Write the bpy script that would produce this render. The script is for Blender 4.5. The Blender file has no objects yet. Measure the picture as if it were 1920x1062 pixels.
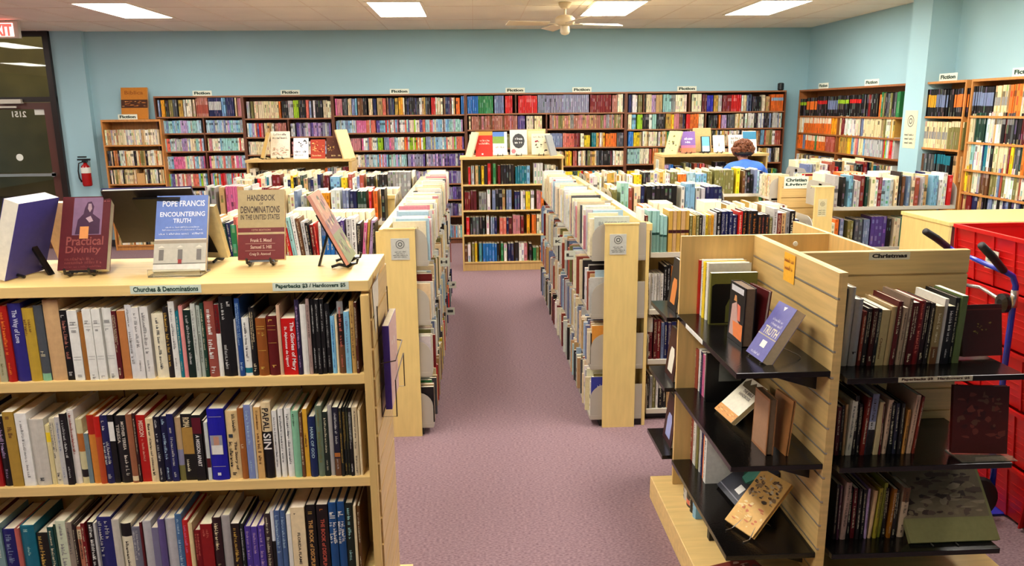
import bpy, math, random
from math import sin, cos, tan, radians, pi, sqrt
from mathutils import Vector, Matrix

C = bpy.context.scene.collection
sc = bpy.context.scene

# ------------------------------------------------------------------ camera
FPX = 1450.0; EYE = Vector((0, 0, 1.95))
YAW, PITCH, ROLL = radians(2.6434), radians(12.6234), radians(0.6)
_f = Vector((sin(YAW) * cos(PITCH), cos(YAW) * cos(PITCH), -sin(PITCH)))
_r = Vector((cos(YAW), -sin(YAW), 0)); _u = _r.cross(_f)
CR = _r * cos(ROLL) - _u * sin(ROLL); CU = _r * sin(ROLL) + _u * cos(ROLL)
cam = bpy.data.cameras.new('camera'); co = bpy.data.objects.new('camera', cam); C.objects.link(co)
cam.sensor_fit = 'HORIZONTAL'; cam.sensor_width = 36; cam.lens = FPX / 1920 * 36; cam.clip_start = .05
co.matrix_world = Matrix(((CR.x, CU.x, -_f.x, 0), (CR.y, CU.y, -_f.y, 0), (CR.z, CU.z, -_f.z, EYE.z), (0, 0, 0, 1)))
sc.camera = co
def ray(x, y): return _f + CR * ((x - 960) / FPX) + CU * ((531 - y) / FPX)
def onX(x, y, X): d = ray(x, y); return EYE + d * (X / d.x)
def onY(x, y, Y): d = ray(x, y); return EYE + d * (Y / d.y)
def onZ(x, y, Z): d = ray(x, y); return EYE + d * ((Z - EYE.z) / d.z)

# ------------------------------------------------------------------ world, colour management
w = bpy.data.worlds.new('night'); sc.world = w; w.use_nodes = True
w.node_tree.nodes['Background'].inputs[0].default_value = (.02, .022, .03, 1)
w.node_tree.nodes['Background'].inputs[1].default_value = .6
sc.view_settings.view_transform = 'Standard'; sc.view_settings.look = 'None'
sc.view_settings.gamma = 1; sc.view_settings.exposure = 1.58
LAMP = 9.5                      # emission of the fluorescent diffusers
LAMP_COL = (1.0, .955, .87)

# ------------------------------------------------------------------ colours and materials
def lin(c):
    return tuple(((v / 255) / 12.92 if v / 255 <= .04045 else ((v / 255 + .055) / 1.055) ** 2.4) for v in c[:3])
MATS = {}
def mat(name, rgb, rough=.5, metal=0, noise=0, scale=20, bump=0, stretch=None, spec=.5, emit=None, coat=0, noise_rgb=None, alpha=None, trans=0):
    if name in MATS: return MATS[name]
    m = bpy.data.materials.new(name); m.use_nodes = True
    nt = m.node_tree; b = nt.nodes['Principled BSDF']
    c = lin(rgb) + (1,)
    b.inputs['Base Color'].default_value = c
    b.inputs['Roughness'].default_value = rough; b.inputs['Metallic'].default_value = metal
    b.inputs['Specular IOR Level'].default_value = spec
    if coat: b.inputs['Coat Weight'].default_value = coat; b.inputs['Coat Roughness'].default_value = .08
    if trans: b.inputs['Transmission Weight'].default_value = trans; b.inputs['IOR'].default_value = 1.45
    if emit:
        b.inputs['Emission Color'].default_value = lin(emit[0]) + (1,) if max(emit[0]) > 1.5 else tuple(emit[0]) + (1,)
        b.inputs['Emission Strength'].default_value = emit[1]
    if noise or bump:
        tc = nt.nodes.new('ShaderNodeTexCoord'); mp = nt.nodes.new('ShaderNodeMapping')
        n = nt.nodes.new('ShaderNodeTexNoise'); n.inputs['Scale'].default_value = scale; n.inputs['Detail'].default_value = 5
        nt.links.new(tc.outputs['Object'], mp.inputs['Vector']); nt.links.new(mp.outputs['Vector'], n.inputs['Vector'])
        if stretch: mp.inputs['Scale'].default_value = stretch
        if noise:
            r = nt.nodes.new('ShaderNodeMapRange'); r.inputs['From Min'].default_value = .3; r.inputs['From Max'].default_value = .7
            mx = nt.nodes.new('ShaderNodeMix'); mx.data_type = 'RGBA'
            nt.links.new(n.outputs['Fac'], r.inputs['Value']); nt.links.new(r.outputs['Result'], mx.inputs['Factor'])
            k = 1 - noise
            mx.inputs['A'].default_value = (lin(noise_rgb) + (1,)) if noise_rgb else (c[0] * k, c[1] * k, c[2] * k, 1)
            k = 1 + noise * .6
            mx.inputs['B'].default_value = (min(1, c[0] * k), min(1, c[1] * k), min(1, c[2] * k), 1)
            nt.links.new(mx.outputs['Result'], b.inputs['Base Color'])
        if bump:
            bp = nt.nodes.new('ShaderNodeBump'); bp.inputs['Strength'].default_value = bump; bp.inputs['Distance'].default_value = .01
            nt.links.new(n.outputs['Fac'], bp.inputs['Height']); nt.links.new(bp.outputs['Normal'], b.inputs['Normal'])
    MATS[name] = m
    return m
# printed paper, cloth and card: the colour is the print itself, stored per face
def print_mat(name, rough, coat=0):
    m = bpy.data.materials.new(name); m.use_nodes = True; nt = m.node_tree; b = nt.nodes['Principled BSDF']
    a = nt.nodes.new('ShaderNodeVertexColor'); a.layer_name = 'col'
    tc = nt.nodes.new('ShaderNodeTexCoord'); n = nt.nodes.new('ShaderNodeTexNoise'); n.inputs['Scale'].default_value = 60
    mr = nt.nodes.new('ShaderNodeMapRange'); mr.inputs['To Min'].default_value = .82; mr.inputs['To Max'].default_value = 1.1
    mx = nt.nodes.new('ShaderNodeMix'); mx.data_type = 'RGBA'; mx.blend_type = 'MULTIPLY'; mx.inputs['Factor'].default_value = 1
    nt.links.new(tc.outputs['Object'], n.inputs['Vector']); nt.links.new(n.outputs['Fac'], mr.inputs['Value'])
    nt.links.new(a.outputs['Color'], mx.inputs['A']); nt.links.new(mr.outputs['Result'], mx.inputs['B'])
    nt.links.new(mx.outputs['Result'], b.inputs['Base Color'])
    b.inputs['Roughness'].default_value = rough; b.inputs['Specular IOR Level'].default_value = .35
    if coat: b.inputs['Coat Weight'].default_value = coat; b.inputs['Coat Roughness'].default_value = .15
    return m
M_PRINT = print_mat('printed_cover', .42); M_PAPER = print_mat('paper', .85)
M_MAPLE = mat('maple_wood', (218, 182, 114), .45, noise=.13, scale=3, stretch=(14, 14, 1.2), bump=.03)
M_MAPLEH = mat('maple_wood_flat', (226, 192, 124), .42, noise=.12, scale=3, stretch=(1.2, 14, 14), bump=.03)
M_PALE = mat('pale_laminate', (234, 206, 132), .4, noise=.07, scale=4, stretch=(10, 10, 1.5))
M_SLAT = mat('slat_maple', (216, 182, 118), .38, noise=.14, scale=2.5, stretch=(1.5, 1.5, 22), coat=.15)
M_GROOVE = mat('groove_metal', (175, 172, 165), .35, metal=.6)
M_OAK = mat('oak_wood', (196, 132, 66), .45, noise=.2, scale=3, stretch=(12, 12, 1.5))
M_DARKW = mat('dark_walnut', (104, 58, 34), .45, noise=.3, scale=3, stretch=(12, 12, 1.5))
M_DARKE = mat('walnut_shelf_edge', (150, 98, 62), .45, noise=.2, scale=3, stretch=(1.5, 12, 12))
M_BLACKL = mat('black_laminate', (16, 14, 13), .16, noise=.2, scale=120, bump=.05)
M_BLACKP = mat('black_plastic', (12, 11, 12), .3)
M_GREY = mat('grey_enamel_metal', (176, 170, 156), .4, noise=.05, scale=8)
M_GREYL = mat('pale_enamel_metal', (208, 202, 186), .4)
M_WALL = mat('blue_wall_paint', (166, 205, 216), .75, noise=.035, scale=1.3, bump=.05)
M_CEIL = mat('ceiling_tile', (252, 244, 224), .85, noise=.05, scale=1.6)
M_WHITE = mat('white_card', (228, 230, 218), .7)
M_INK = mat('black_ink', (22, 34, 30), .6)
M_DGREY = mat('grey_print', (90, 92, 90), .6)
M_DOOR = mat('dark_bronze_frame', (40, 28, 24), .35, metal=.3)
M_DOORW = mat('red_brown_door_stile', (84, 44, 34), .4)
M_CHROME = mat('brushed_metal', (200, 200, 196), .25, metal=.9)
M_WIRE = mat('dark_wire', (70, 52, 44), .35, metal=.7)
M_REDP = mat('red_plastic', (196, 18, 16), .32, noise=.12, scale=6)
M_BLUEM = mat('blue_painted_steel', (24, 48, 170), .25, coat=.4)
M_RUB = mat('black_rubber', (20, 16, 16), .6)
M_CLEAR = mat('clear_acrylic', (240, 236, 214), .05, trans=.9)
M_EXTR = mat('extinguisher_red', (170, 12, 14), .25, coat=.4)
M_FAN = mat('fan_enamel', (226, 208, 172), .4)

# ------------------------------------------------------------------ mesh builder
class MB:
    def __init__(s): s.v = []; s.f = []; s.c = []; s.smooth = False
    def add(s, vs, fs, col=None):
        b = len(s.v); s.v += [tuple(v) for v in vs]
        s.f += [tuple(b + i for i in f) for f in fs]
        if col is not None and isinstance(col, list): s.c += col
        else: s.c += [col] * len(fs)
    def hexa(s, p, col=None):     # p: 8 points, bottom 0-3 ccw, top 4-7
        s.add(p, [(3, 2, 1, 0), (4, 5, 6, 7), (0, 1, 5, 4), (1, 2, 6, 5), (2, 3, 7, 6), (3, 0, 4, 7)], col)
    def box(s, x0, x1, y0, y1, z0, z1, col=None, T=None):
        p = [(x0, y0, z0), (x1, y0, z0), (x1, y1, z0), (x0, y1, z0), (x0, y0, z1), (x1, y0, z1), (x1, y1, z1), (x0, y1, z1)]
        if T: p = [T(*q) for q in p]
        s.hexa(p, col)
    def quad(s, a, b, c, d, col=None): s.add([a, b, c, d], [(0, 1, 2, 3)], col)
    def prism(s, pts, off, col=None):   # pts: outline (Vectors), extruded by off
        n = len(pts); p = [Vector(q) for q in pts]; q = [v + Vector(off) for v in p]
        s.add(p + q, [tuple(range(n))[::-1], tuple(range(n, 2 * n))] + [(i, (i + 1) % n, n + (i + 1) % n, n + i) for i in range(n)], col)
    def tube(s, pts, r, n=8, col=None):
        pts = [Vector(p) for p in pts]; rings = []
        rr = r if isinstance(r, (list, tuple)) else [r] * len(pts)
        up = None
        for i, p in enumerate(pts):
            t = (pts[min(i + 1, len(pts) - 1)] - pts[max(i - 1, 0)]).normalized()
            if up is None: up = t.orthogonal().normalized()
            up = (up - t * up.dot(t)).normalized(); sd = t.cross(up)
            rings.append([p + (up * cos(2 * pi * k / n) + sd * sin(2 * pi * k / n)) * rr[i] for k in range(n)])
        vs = [v for rg in rings for v in rg]; fs = []
        for i in range(len(pts) - 1):
            for k in range(n):
                a = i * n + k; b = i * n + (k + 1) % n
                fs.append((a, b, b + n, a + n))
        fs.append(tuple(range(n))[::-1]); fs.append(tuple(range(len(vs) - n, len(vs))))
        s.add(vs, fs, col)
    def lathe(s, cx, cy, prof, n=20, col=None, T=None):
        vs = []; fs = []
        for (r, z) in prof:
            for k in range(n):
                q = (cx + r * cos(2 * pi * k / n), cy + r * sin(2 * pi * k / n), z)
                vs.append(T(*q) if T else q)
        for i in range(len(prof) - 1):
            for k in range(n): fs.append((i * n + k, i * n + (k + 1) % n, (i + 1) * n + (k + 1) % n, (i + 1) * n + k))
        fs.append(tuple(range(n))[::-1]); fs.append(tuple(range(len(vs) - n, len(vs))))
        s.add(vs, fs, col)
WL = {}
def build(name, mb, m, parent=None, base=None, bevel=0, smooth=False):
    """link one mesh object; base: where its origin sits"""
    me = bpy.data.meshes.new(name)
    o = bpy.data.objects.new(name, me); C.objects.link(o)
    if parent: base = WL[parent.name]
    base = Vector(base) if base is not None else Vector((0, 0, 0))
    WL[o.name] = base; bx, by, bz = base
    me.from_pydata([(v[0] - bx, v[1] - by, v[2] - bz) for v in mb.v], [], mb.f)
    if any(c is not None for c in mb.c):
        a = me.color_attributes.new('col', 'FLOAT_COLOR', 'CORNER'); dat = []
        for f, c in zip(mb.f, mb.c):
            c = c or (1, 1, 1); dat += [c[0], c[1], c[2], 1.0] * len(f)
        a.data.foreach_set('color', dat)
    for mm in (m if isinstance(m, (list, tuple)) else [m]): me.materials.append(mm)
    if smooth: me.polygons.foreach_set('use_smooth', [True] * len(me.polygons))
    me.update()
    if bevel:
        b = o.modifiers.new('bevel', 'BEVEL'); b.width = bevel; b.segments = 2; b.limit_method = 'ANGLE'
    if parent: o.parent = parent
    else: o.location = base
    return o
def tag(o, label, cat, group=None, kind=None):
    if label: o['label'] = label
    if cat: o['category'] = cat
    if group: o['group'] = group
    if kind: o['kind'] = kind
    return o
def thing(name, label, cat, loc, group=None):
    o = bpy.data.objects.new(name, None); C.objects.link(o); o.location = loc; o.empty_display_size = .05; WL[o.name] = Vector(loc)
    return tag(o, label, cat, group)
def struct(name, mb, m, label=None):
    o = build(name, mb, m); o['kind'] = 'structure'
    if label: o['label'] = label
    return o

# ------------------------------------------------------------------ lettering
_TX = {}
def text_geo(s, bold=0.0):
    k = (s, bold)
    if k in _TX: return _TX[k]
    cu = bpy.data.curves.new('t', 'FONT'); cu.body = s; cu.size = 1; cu.resolution_u = 2; cu.offset = bold; cu.fill_mode = 'BOTH'
    o = bpy.data.objects.new('t', cu); C.objects.link(o)
    bpy.context.view_layer.update()
    me = bpy.data.meshes.new_from_object(o.evaluated_get(bpy.context.evaluated_depsgraph_get()))
    v = [tuple(q.co) for q in me.vertices]; f = [tuple(p.vertices) for p in me.polygons]
    bpy.data.objects.remove(o); bpy.data.curves.remove(cu); bpy.data.meshes.remove(me)
    if v:
        x0 = min(q[0] for q in v); x1 = max(q[0] for q in v); y0 = min(q[1] for q in v); y1 = max(q[1] for q in v)
        v = [((q[0] - x0) / (x1 - x0), (q[1] - y0) / (y1 - y0)) for q in v]
    _TX[k] = (v, f); return _TX[k]
def put_text(mb, s, o, ex, ey, wid, hei, col, bold=.02):
    """text filling wid x hei with lower left corner o"""
    v, f = text_geo(s, bold)
    mb.add([o + ex * (q[0] * wid) + ey * (q[1] * hei) for q in v], f, col)
def scribble(mb, rnd, o, ex, ey, wid, hei, col):
    """illegible line of print: small strokes"""
    x = 0; h = hei
    while x < wid - h * .3:
        g = rnd.random()
        if g < .16: x += h * .45; continue
        cw = h * rnd.uniform(.45, .7); sw = h * .17; hh = h * rnd.choice((.7, .7, 1))
        def q(a, b, c, d): mb.quad(o + ex * (x + a) + ey * c, o + ex * (x + b) + ey * c, o + ex * (x + b) + ey * d, o + ex * (x + a) + ey * d, col)
        q(0, sw, 0, hh)
        k = rnd.random()
        if k < .5: q(cw - sw, cw, 0, hh * rnd.choice((.7, 1)))
        if k > .25: q(sw, cw - sw * (k < .5), 0 if rnd.random() < .5 else hh * .5, sw if False else (hh * .17 if rnd.random() < .5 else hh * .62))
        x += cw + h * .16
def jit(rnd, c, a=.06):
    k = 1 + rnd.uniform(-a, a); return tuple(max(0.004, min(.9, v * k * (1 + rnd.uniform(-a, a) * .5))) for v in c)

# ------------------------------------------------------------------ palettes (sRGB)
PAL = dict(
 white=(228,226,218), cream=(226,206,164), ivory=(232,222,192), black=(18,16,18), dark=(34,28,28), navy=(24,30,78), royal=(20,24,150), blue=(30,104,176),
 ltblue=(126,176,206), paleblue=(168,196,214), slate=(112,126,160), lav=(138,136,162), lilac=(180,150,190), purple=(84,62,130), dpurple=(56,40,84),
 red=(196,24,22), dred=(112,18,20), maroon=(86,18,24), brick=(158,72,54), terra=(164,104,88), rose=(196,124,132), pink=(214,104,150), salmon=(212,110,92),
 orange=(232,116,40), amber=(232,160,30), gold=(196,156,70), yellow=(240,206,40), lime=(150,190,36), olive=(118,112,60), green=(40,120,66), dgreen=(24,58,44),
 mint=(130,184,148), teal=(16,110,126), paleteal=(150,196,190), grey=(140,138,136), ltgrey=(190,188,184), dgrey=(72,74,78), brown=(104,66,38), tan=(196,158,108), orb=(176,104,44))
L = {k: lin(v) for k, v in PAL.items()}
MIX = dict(
 P='ltblue paleblue pink white rose lilac paleteal ltgrey slate cream white ltblue paleblue ivory salmon', PW='cream salmon red white paleteal ivory rose orange lime ltblue purple',
 PB='ltblue paleblue slate paleblue paleteal ltgrey lilac', PP='purple lav dpurple lilac lav purple ltgrey', C='cream ivory white cream tan ivory ltgrey',
 CW='cream ivory tan white cream orb olive dark', CM='cream ivory white tan dark brick gold slate dgrey olive', D='black dark dgrey navy maroon black brown', DR='black dred dark maroon black',
 M='white black navy red cream slate dred green tan dgrey teal ivory orange ltgrey dgreen yellow', L='white ltgrey cream paleblue slate ivory dred navy white black teal tan',
 T='terra brick terra brown rose terra', TM='tan terra olive rose tan grey terra', LT='ivory cream white ivory cream ltgrey cream gold slate', AW='ltgrey white cream ivory white cream rose ltgrey white ivory paleblue dgrey',
 W='white ivory ltgrey white paleteal cream',
 AR='cream ltgrey white ivory slate dgrey white brick cream tan dark paleblue ltgrey white dred olive', OR='orange orange ivory orange amber', DO='black brick dark orange black',
 DG='black olive dgrey green black', DRD='black red dark brick', MB='black navy white dark slate', BK='brown tan dark brick gold', Y='yellow gold amber')
BAND = dict(kO=('black', .34, .8, 'orange'), kR=('black', .5, .8, 'red'), kG=('black', .62, .8, 'lime'), kS=('black', .34, .8, 'slate'), kY=('black', .34, .8, 'amber'), kW=('navy', .34, .62, 'white'),
 kC=('orange', .62, 1, 'ivory'), kT=('black', .62, 1, 'teal'), kD=('olive', .8, 1, 'cream'), kB=('navy', .34, .8, 'ltgrey'), kN=('orange', .5, .8, 'ltblue'), kH=('cream', .34, .5, 'grey'), kM=('terra', .16, .62, 'brick'))
def pick(rnd, key):
    if key in BAND: key = BAND[key][0]
    if isinstance(key, tuple): return lin(key)
    if key in L: return L[key]
    return L[rnd.choice(MIX[key].split())]
LIGHTNESS = lambda c: .2126 * c[0] + .7152 * c[1] + .0722 * c[2]
def cname(c):
    best = min(L, key=lambda k: sum((sqrt(a) - sqrt(b)) ** 2 for a, b in zip(L[k], c)))
    return dict(ltblue='light blue', paleblue='pale blue', lav='lavender grey', dpurple='deep purple', dred='dark red', terra='terracotta', rose='dusty pink',
        amber='amber yellow', dgreen='dark green', mint='mint green', paleteal='pale teal', grey='grey', ltgrey='pale grey', dgrey='dark grey',
        tan='tan', orb='orange-brown', royal='royal blue', navy='navy blue', brick='brick red', slate='slate blue', lime='lime green', olive='olive green').get(best, best)

# ------------------------------------------------------------------ books
STUFF = MB()            # every book beyond the 300 largest in view
N_IND = [0]
def book_parts(rnd, o, a, out, t, h, d, col, hard, ptext=None, tcol=None, bands=None, lean=0, pagecol=None, simple=False):
    """o: foot of the spine's left edge on the shelf. a: along the shelf, out: the way the spine faces. Returns cover, pages, print builders"""
    up = Vector((0, 0, 1))
    if lean: R = Matrix.Rotation(lean, 3, out); a = R @ a; up = R @ up
    inn = -out
    P = lambda x, y, z: o + a * x + inn * y + up * z
    cov, pag, prt = MB(), MB(), MB()
    pc = pagecol or jit(rnd, lin((236, 226, 200)), .08)
    bt = .0028 if hard else .0009
    ov = .003 if hard else 0
    ns = 6; bul = min(.18 * t, .006) if hard else .0005
    # boards
    for x0, x1 in ((0, bt), (t - bt, t)):
        cov.hexa([P(x0, bul, 0), P(x1, bul, 0), P(x1, d, 0), P(x0, d, 0), P(x0, bul, h), P(x1, bul, h), P(x1, d, h), P(x0, d, h)], col)
    # rounded spine, outer and inner skin
    zs = [0, h]; cz = [col]
    if bands:
        zs = [0]; cz = []; cur = 0
        for (z0, z1, bc) in sorted(bands):
            if z0 > cur: cz.append(col); zs.append(z0 * h)
            cz.append(bc); zs.append(z1 * h); cur = z1
        if cur < 1: cz.append(col); zs.append(h)
    prof = [(t * k / ns, bul * (1 - sin(pi * k / ns) * 1.0)) for k in range(ns + 1)]
    vs = []; fs = []; cs = []
    for z in zs:
        vs += [P(x, y, z) for x, y in prof]
    n = ns + 1
    for j in range(len(zs) - 1):
        for k in range(ns): fs.append((j * n + k, j * n + k + 1, (j + 1) * n + k + 1, (j + 1) * n + k)); cs.append(cz[j])
    b0 = len(vs)
    vs += [P(t, bul + bt, 0), P(0, bul + bt, 0), P(t, bul + bt, h), P(0, bul + bt, h)]
    fs.append((b0, b0 + 1, b0 + 3, b0 + 2)); cs.append(col)
    top = [(len(zs) - 1) * n + k for k in range(n)] + [b0 + 2, b0 + 3]; fs.append(tuple(top)); cs.append(col)
    fs.append(tuple([k for k in range(n)][::-1] + [b0 + 1, b0])); cs.append(col)
    cov.add(vs, fs, cs)
    e = .0002
    pag.hexa([P(bt + e, bul + bt + e, ov), P(t - bt - e, bul + bt + e, ov), P(t - bt - e, d - ov - .001, ov), P(bt + e, d - ov - .001, ov),
              P(bt + e, bul + bt + e, h - ov), P(t - bt - e, bul + bt + e, h - ov), P(t - bt - e, d - ov - .001, h - ov), P(bt + e, d - ov - .001, h - ov)], pc)
    if ptext is not None:
        tc = tcol or (lin((215, 205, 170)) if LIGHTNESS(col) < .2 else lin((50, 42, 40)))
        ex, ey = -up, a
        for item in ptext:      # (string or None, from top fraction, to fraction, centre across 0..1, size fraction of t[, colour])
            s, f0, f1, cc, sz = item[:5]; c2 = item[5] if len(item) > 5 else tc
            hh = t * sz
            q = P(t * cc, -.0007, h * (1 - f0)) - a * (hh / 2)
            if s == '=':        # horizontal rule across the spine
                prt.quad(P(t * .12, -.0006, h * (1 - f0)), P(t * .88, -.0006, h * (1 - f0)), P(t * .88, -.0006, h * (1 - f1)), P(t * .12, -.0006, h * (1 - f1)), c2)
            elif s: put_text(prt, s, q, ex, ey, (f1 - f0) * h, hh, c2)
            else: scribble(prt, rnd, q, ex, ey, (f1 - f0) * h, hh, c2)
    return cov, pag, prt
def real_book(mbs, label, base, group=None, name='book'):
    cov, pag, prt = mbs
    r = thing(name, label, 'book', base, group)
    build('cover', cov, M_PRINT, r)
    build('page_block', pag, M_PAPER, r)
    if prt.f: build('title_print', prt, M_PRINT, r)
    N_IND[0] += 1
    return r
def stuff_book(rnd, o, a, out, t, h, d, col, key=None, lean=0, far=False):
    up = Vector((0, 0, 1))
    if lean: R = Matrix.Rotation(lean, 3, out); a = R @ a; up = R @ up
    inn = -out
    P = lambda x, y, z: o + a * x + inn * y + up * z
    pc = jit(rnd, lin((242, 232, 206)), .1)
    g = .0012 if not far else .004
    x0, x1 = g * .3, t - g * .3
    # spine in bands (title blocks)
    if far: fr = [0, .16, .34, .62, .8, 1]
    else: fr = [0, .1, .2, .28, .36, .46, .58, .68, .78, .9, 1]
    lum = LIGHTNESS(col); alt = []
    tc = (tuple(v * .22 for v in col) if lum > .25 else tuple(min(.75, v * 1.2 + .16) for v in col))
    style = rnd.random()
    vs, fs, cs = [], [], []
    for i in range(len(fr)):
        vs += [P(x0, 0, h * fr[i]), P(x0 + (x1 - x0) * .25, -.0008, h * fr[i]), P(x0 + (x1 - x0) * .75, -.0008, h * fr[i]), P(x1, 0, h * fr[i])]
    for i in range(len(fr) - 1):
        for k in range(3):
            fs.append((i * 4 + k, i * 4 + k + 1, i * 4 + 5 + k, i * 4 + 4 + k))
            c = col
            if k == 1 and rnd.random() < .42: c = tuple(v + (u - v) * rnd.uniform(.35, .95) for v, u in zip(col, tc))
            if style < .22 and i == (len(fr) // 2): c = tc
            if key in BAND and BAND[key][1] - .01 < (fr[i] + fr[i + 1]) / 2 < BAND[key][2] + .01: c = jit(rnd, L[BAND[key][3]], .1)
            cs.append(c)
    b = len(vs)
    bc = g if not far else .001
    vs += [P(x0, d, 0), P(x1, d, 0), P(x0, d, h), P(x1, d, h), P(x0, 0, h), P(x1, 0, h),
           P(x0 + bc, bc, h - .002), P(x1 - bc, bc, h - .002), P(x1 - bc, d, h - .002), P(x0 + bc, d, h - .002)]
    tl = (len(fr) - 1) * 4
    fs += [(b, 0, tl, b + 2), (3, b + 1, b + 3, tl + 3), (b + 1, b, b + 2, b + 3), (b + 6, b + 7, b + 8, b + 9),
           (b + 4, b + 5, b + 7, b + 6), (b + 5, b + 3, b + 8, b + 7), (b + 2, b + 4, b + 6, b + 9)]
    cs += [col, col, pc, pc, col, col, col]
    STUFF.add(vs, fs, cs)
def run_books(rnd, o, a, out, length, key, hmin, hmax, dmin=.13, dmax=.18, tmin=.014, tmax=.036, far=False, ragged=.006, real=None, series=.0):
    """fill a shelf from o along a. real: function(info) -> label, to build single books"""
    x = 0; prev = None
    while x < length - tmin:
        if prev and rnd.random() < series: t, h, c = prev
        else:
            t = rnd.uniform(tmin, tmax); h = rnd.uniform(hmin, hmax); c = jit(rnd, pick(rnd, key), .12)
        prev = (t, h, c)
        if x + t > length: break
        d = rnd.uniform(dmin, dmax)
        back = rnd.uniform(0, ragged)
        stuff_book(rnd, o + a * x - out * back, a, out, t, h, d, c, far=far, key=key)
        x += t + rnd.uniform(.0002, .0016)
PENDING = []             # single books, labelled once their neighbours are known
def px_row(rnd, specs, Yp, zs, d=.15, where='', ybase=None, group=None, hardp=.6, cap=None, lean_all=0):
    """books whose spines stand in the plane y = Yp on a shelf at height zs. specs: (px0, px1, top px, colour key, extras)"""
    row = []
    for sp in specs:
        p0, p1, ty, key = sp[:4]; kw = sp[4] if len(sp) > 4 else {}
        yb = ybase(p0) if ybase else 700
        x0 = onY(p0, yb, Yp).x; x1 = onY(p1, yb, Yp).x
        t = max(.006, x1 - x0 - .0006); h = onY((p0 + p1) / 2, ty, Yp).z - zs
        col = pick(rnd, key); hard = kw.get('hard', rnd.random() < hardp)
        txt = kw.get('txt', 'auto')
        if txt == 'auto':
            n = rnd.random()
            if n < .5: txt = [(None, .08, rnd.uniform(.5, .7), .5, .42), (None, .74, .9, .5, .3)]
            elif n < .8: txt = [(None, .05, .3, .5, .35), (None, .36, .8, .5, .5)]
            else: txt = [(None, .06, .6, .32, .26), (None, .06, .5, .68, .24), (None, .82, .94, .5, .5)]
        y_off = kw.get('back', rnd.uniform(0, .008))
        o = Vector((x0, Yp + y_off, zs))
        dd = kw.get('d', d + rnd.uniform(-.015, .02)); dd = min(dd, .215 - y_off)
        row.append(dict(o=o, t=t, h=h, d=dd, col=col, hard=hard, txt=txt, tc=(pick(rnd, kw['tc']) if 'tc' in kw else None), bands=[(b[0], b[1], pick(rnd, b[2])) for b in kw['bands']] if 'bands' in kw else None, lean=kw.get('lean', lean_all), note=kw.get('note'), pg=kw.get('pg'), pic=kw.get('pic')))
    for i, b in enumerate(row):
        mbs = book_parts(rnd, b['o'], Vector((1, 0, 0)), Vector((0, -1, 0)), b['t'], b['h'], b['d'], b['col'], b['hard'], b['txt'], b['tc'], b['bands'], b['lean'], pagecol=b['pg'])
        for (fx0, fx1, fz0, fz1, pc) in (b['pic'] or ()):
            q = b['o'] + Vector((0, -.0009 - .0001 * len(mbs[2].f) / 50, 0)); t_, h_ = b['t'], b['h']
            mbs[2].quad(q + Vector((fx0 * t_, 0, fz0 * h_)), q + Vector((fx1 * t_, 0, fz0 * h_)), q + Vector((fx1 * t_, 0, fz1 * h_)), q + Vector((fx0 * t_, 0, fz1 * h_)), lin(pc))
        ln = cname(row[i - 1]['col']) if i else None; rn = cname(row[i + 1]['col']) if i < len(row) - 1 else None
        PENDING.append(dict(mbs=mbs, base=b['o'], col=cname(b['col']), t=b['t'], h=b['h'], note=b['note'], ln=ln, rn=rn, where=where, i=i, n=len(row), group=group))
ORD = 'first second third fourth fifth sixth seventh eighth ninth tenth eleventh twelfth thirteenth fourteenth fifteenth sixteenth seventeenth eighteenth nineteenth twentieth'.split()
def flush_books():
    def cands(p):
        th = 'thick ' if p['t'] > .034 else ('thin ' if p['t'] < .017 else '')
        s = p['note'] or f"{th}{p['col']} book"; wh = p['where']; l, r = p['ln'], p['rn']; out = []
        if p['note']: out.append(f"{s}, {wh}")
        if l and r:
            out.append(f"{s} between two {l} ones, {wh}" if l == r else f"{s} between {l} and {r} ones, {wh}")
            out.append(f"{s} just right of the {l} one, {wh}"); out.append(f"{s} just left of the {r} one, {wh}")
        else: out.append(f"{s} at the {'left' if not l else 'right'} end, {wh}")
        a, b = p['i'], p['n'] - 1 - p['i']
        out.append(f"{s}, {ORD[min(a, b)] if min(a, b) < 20 else ORD[min(a, b) - 20] + ' past twenty'} from the {'left' if a <= b else 'right'}, {wh}")
        return out
    cs = [cands(p) for p in PENDING]; cnt = {}
    for c in cs:
        for q in set(c): cnt[q] = cnt.get(q, 0) + 1
    rank = sorted(range(len(PENDING)), key=lambda i: -(PENDING[i]['t'] * PENDING[i]['h'] / (PENDING[i]['base'] - EYE).length_squared))
    keep = set(rank[:300 - N_IND[0]])
    for i, (p, c) in enumerate(zip(PENDING, cs)):
        if i not in keep:
            for mb in p['mbs']: STUFF.add(mb.v, mb.f, list(mb.c))
            continue
        lab = next((q for q in c if cnt[q] == 1 and len(q.split()) <= 16), c[-1])
        real_book(p['mbs'], lab, p['base'], p['group'])

# ================================================================== THE ROOM
CEIL = 3.10; WY = 11.80; RX = 5.03; LX = -13.0; BY = -4.5
m = MB(); m.box(LX, RX + 1, BY, WY + .3, -.1, 0)
M_CARPET = mat('mauve_carpet', (142, 116, 120), .95, noise=.28, scale=70, bump=.05, stretch=(1, 2.2, 1), noise_rgb=(104, 78, 86))
struct('floor', m, M_CARPET)
m = MB(); m.box(LX, RX + 1, BY, WY + .3, CEIL, CEIL + .1); struct('ceiling', m, M_CEIL)
m = MB(); m.box(-5.95, RX + .2, WY, WY + .2, 0, CEIL); struct('wall_back', m, M_WALL)
m = MB(); m.box(RX, RX + .2, BY, WY, 0, CEIL); struct('wall_right', m, M_WALL)
m = MB(); m.box(LX - .2, LX, BY, WY + .2, 0, CEIL); struct('wall_left', m, M_WALL)
m = MB(); m.box(LX, RX + .2, BY - .2, BY, 0, CEIL); struct('wall_front', m, M_WALL)
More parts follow.
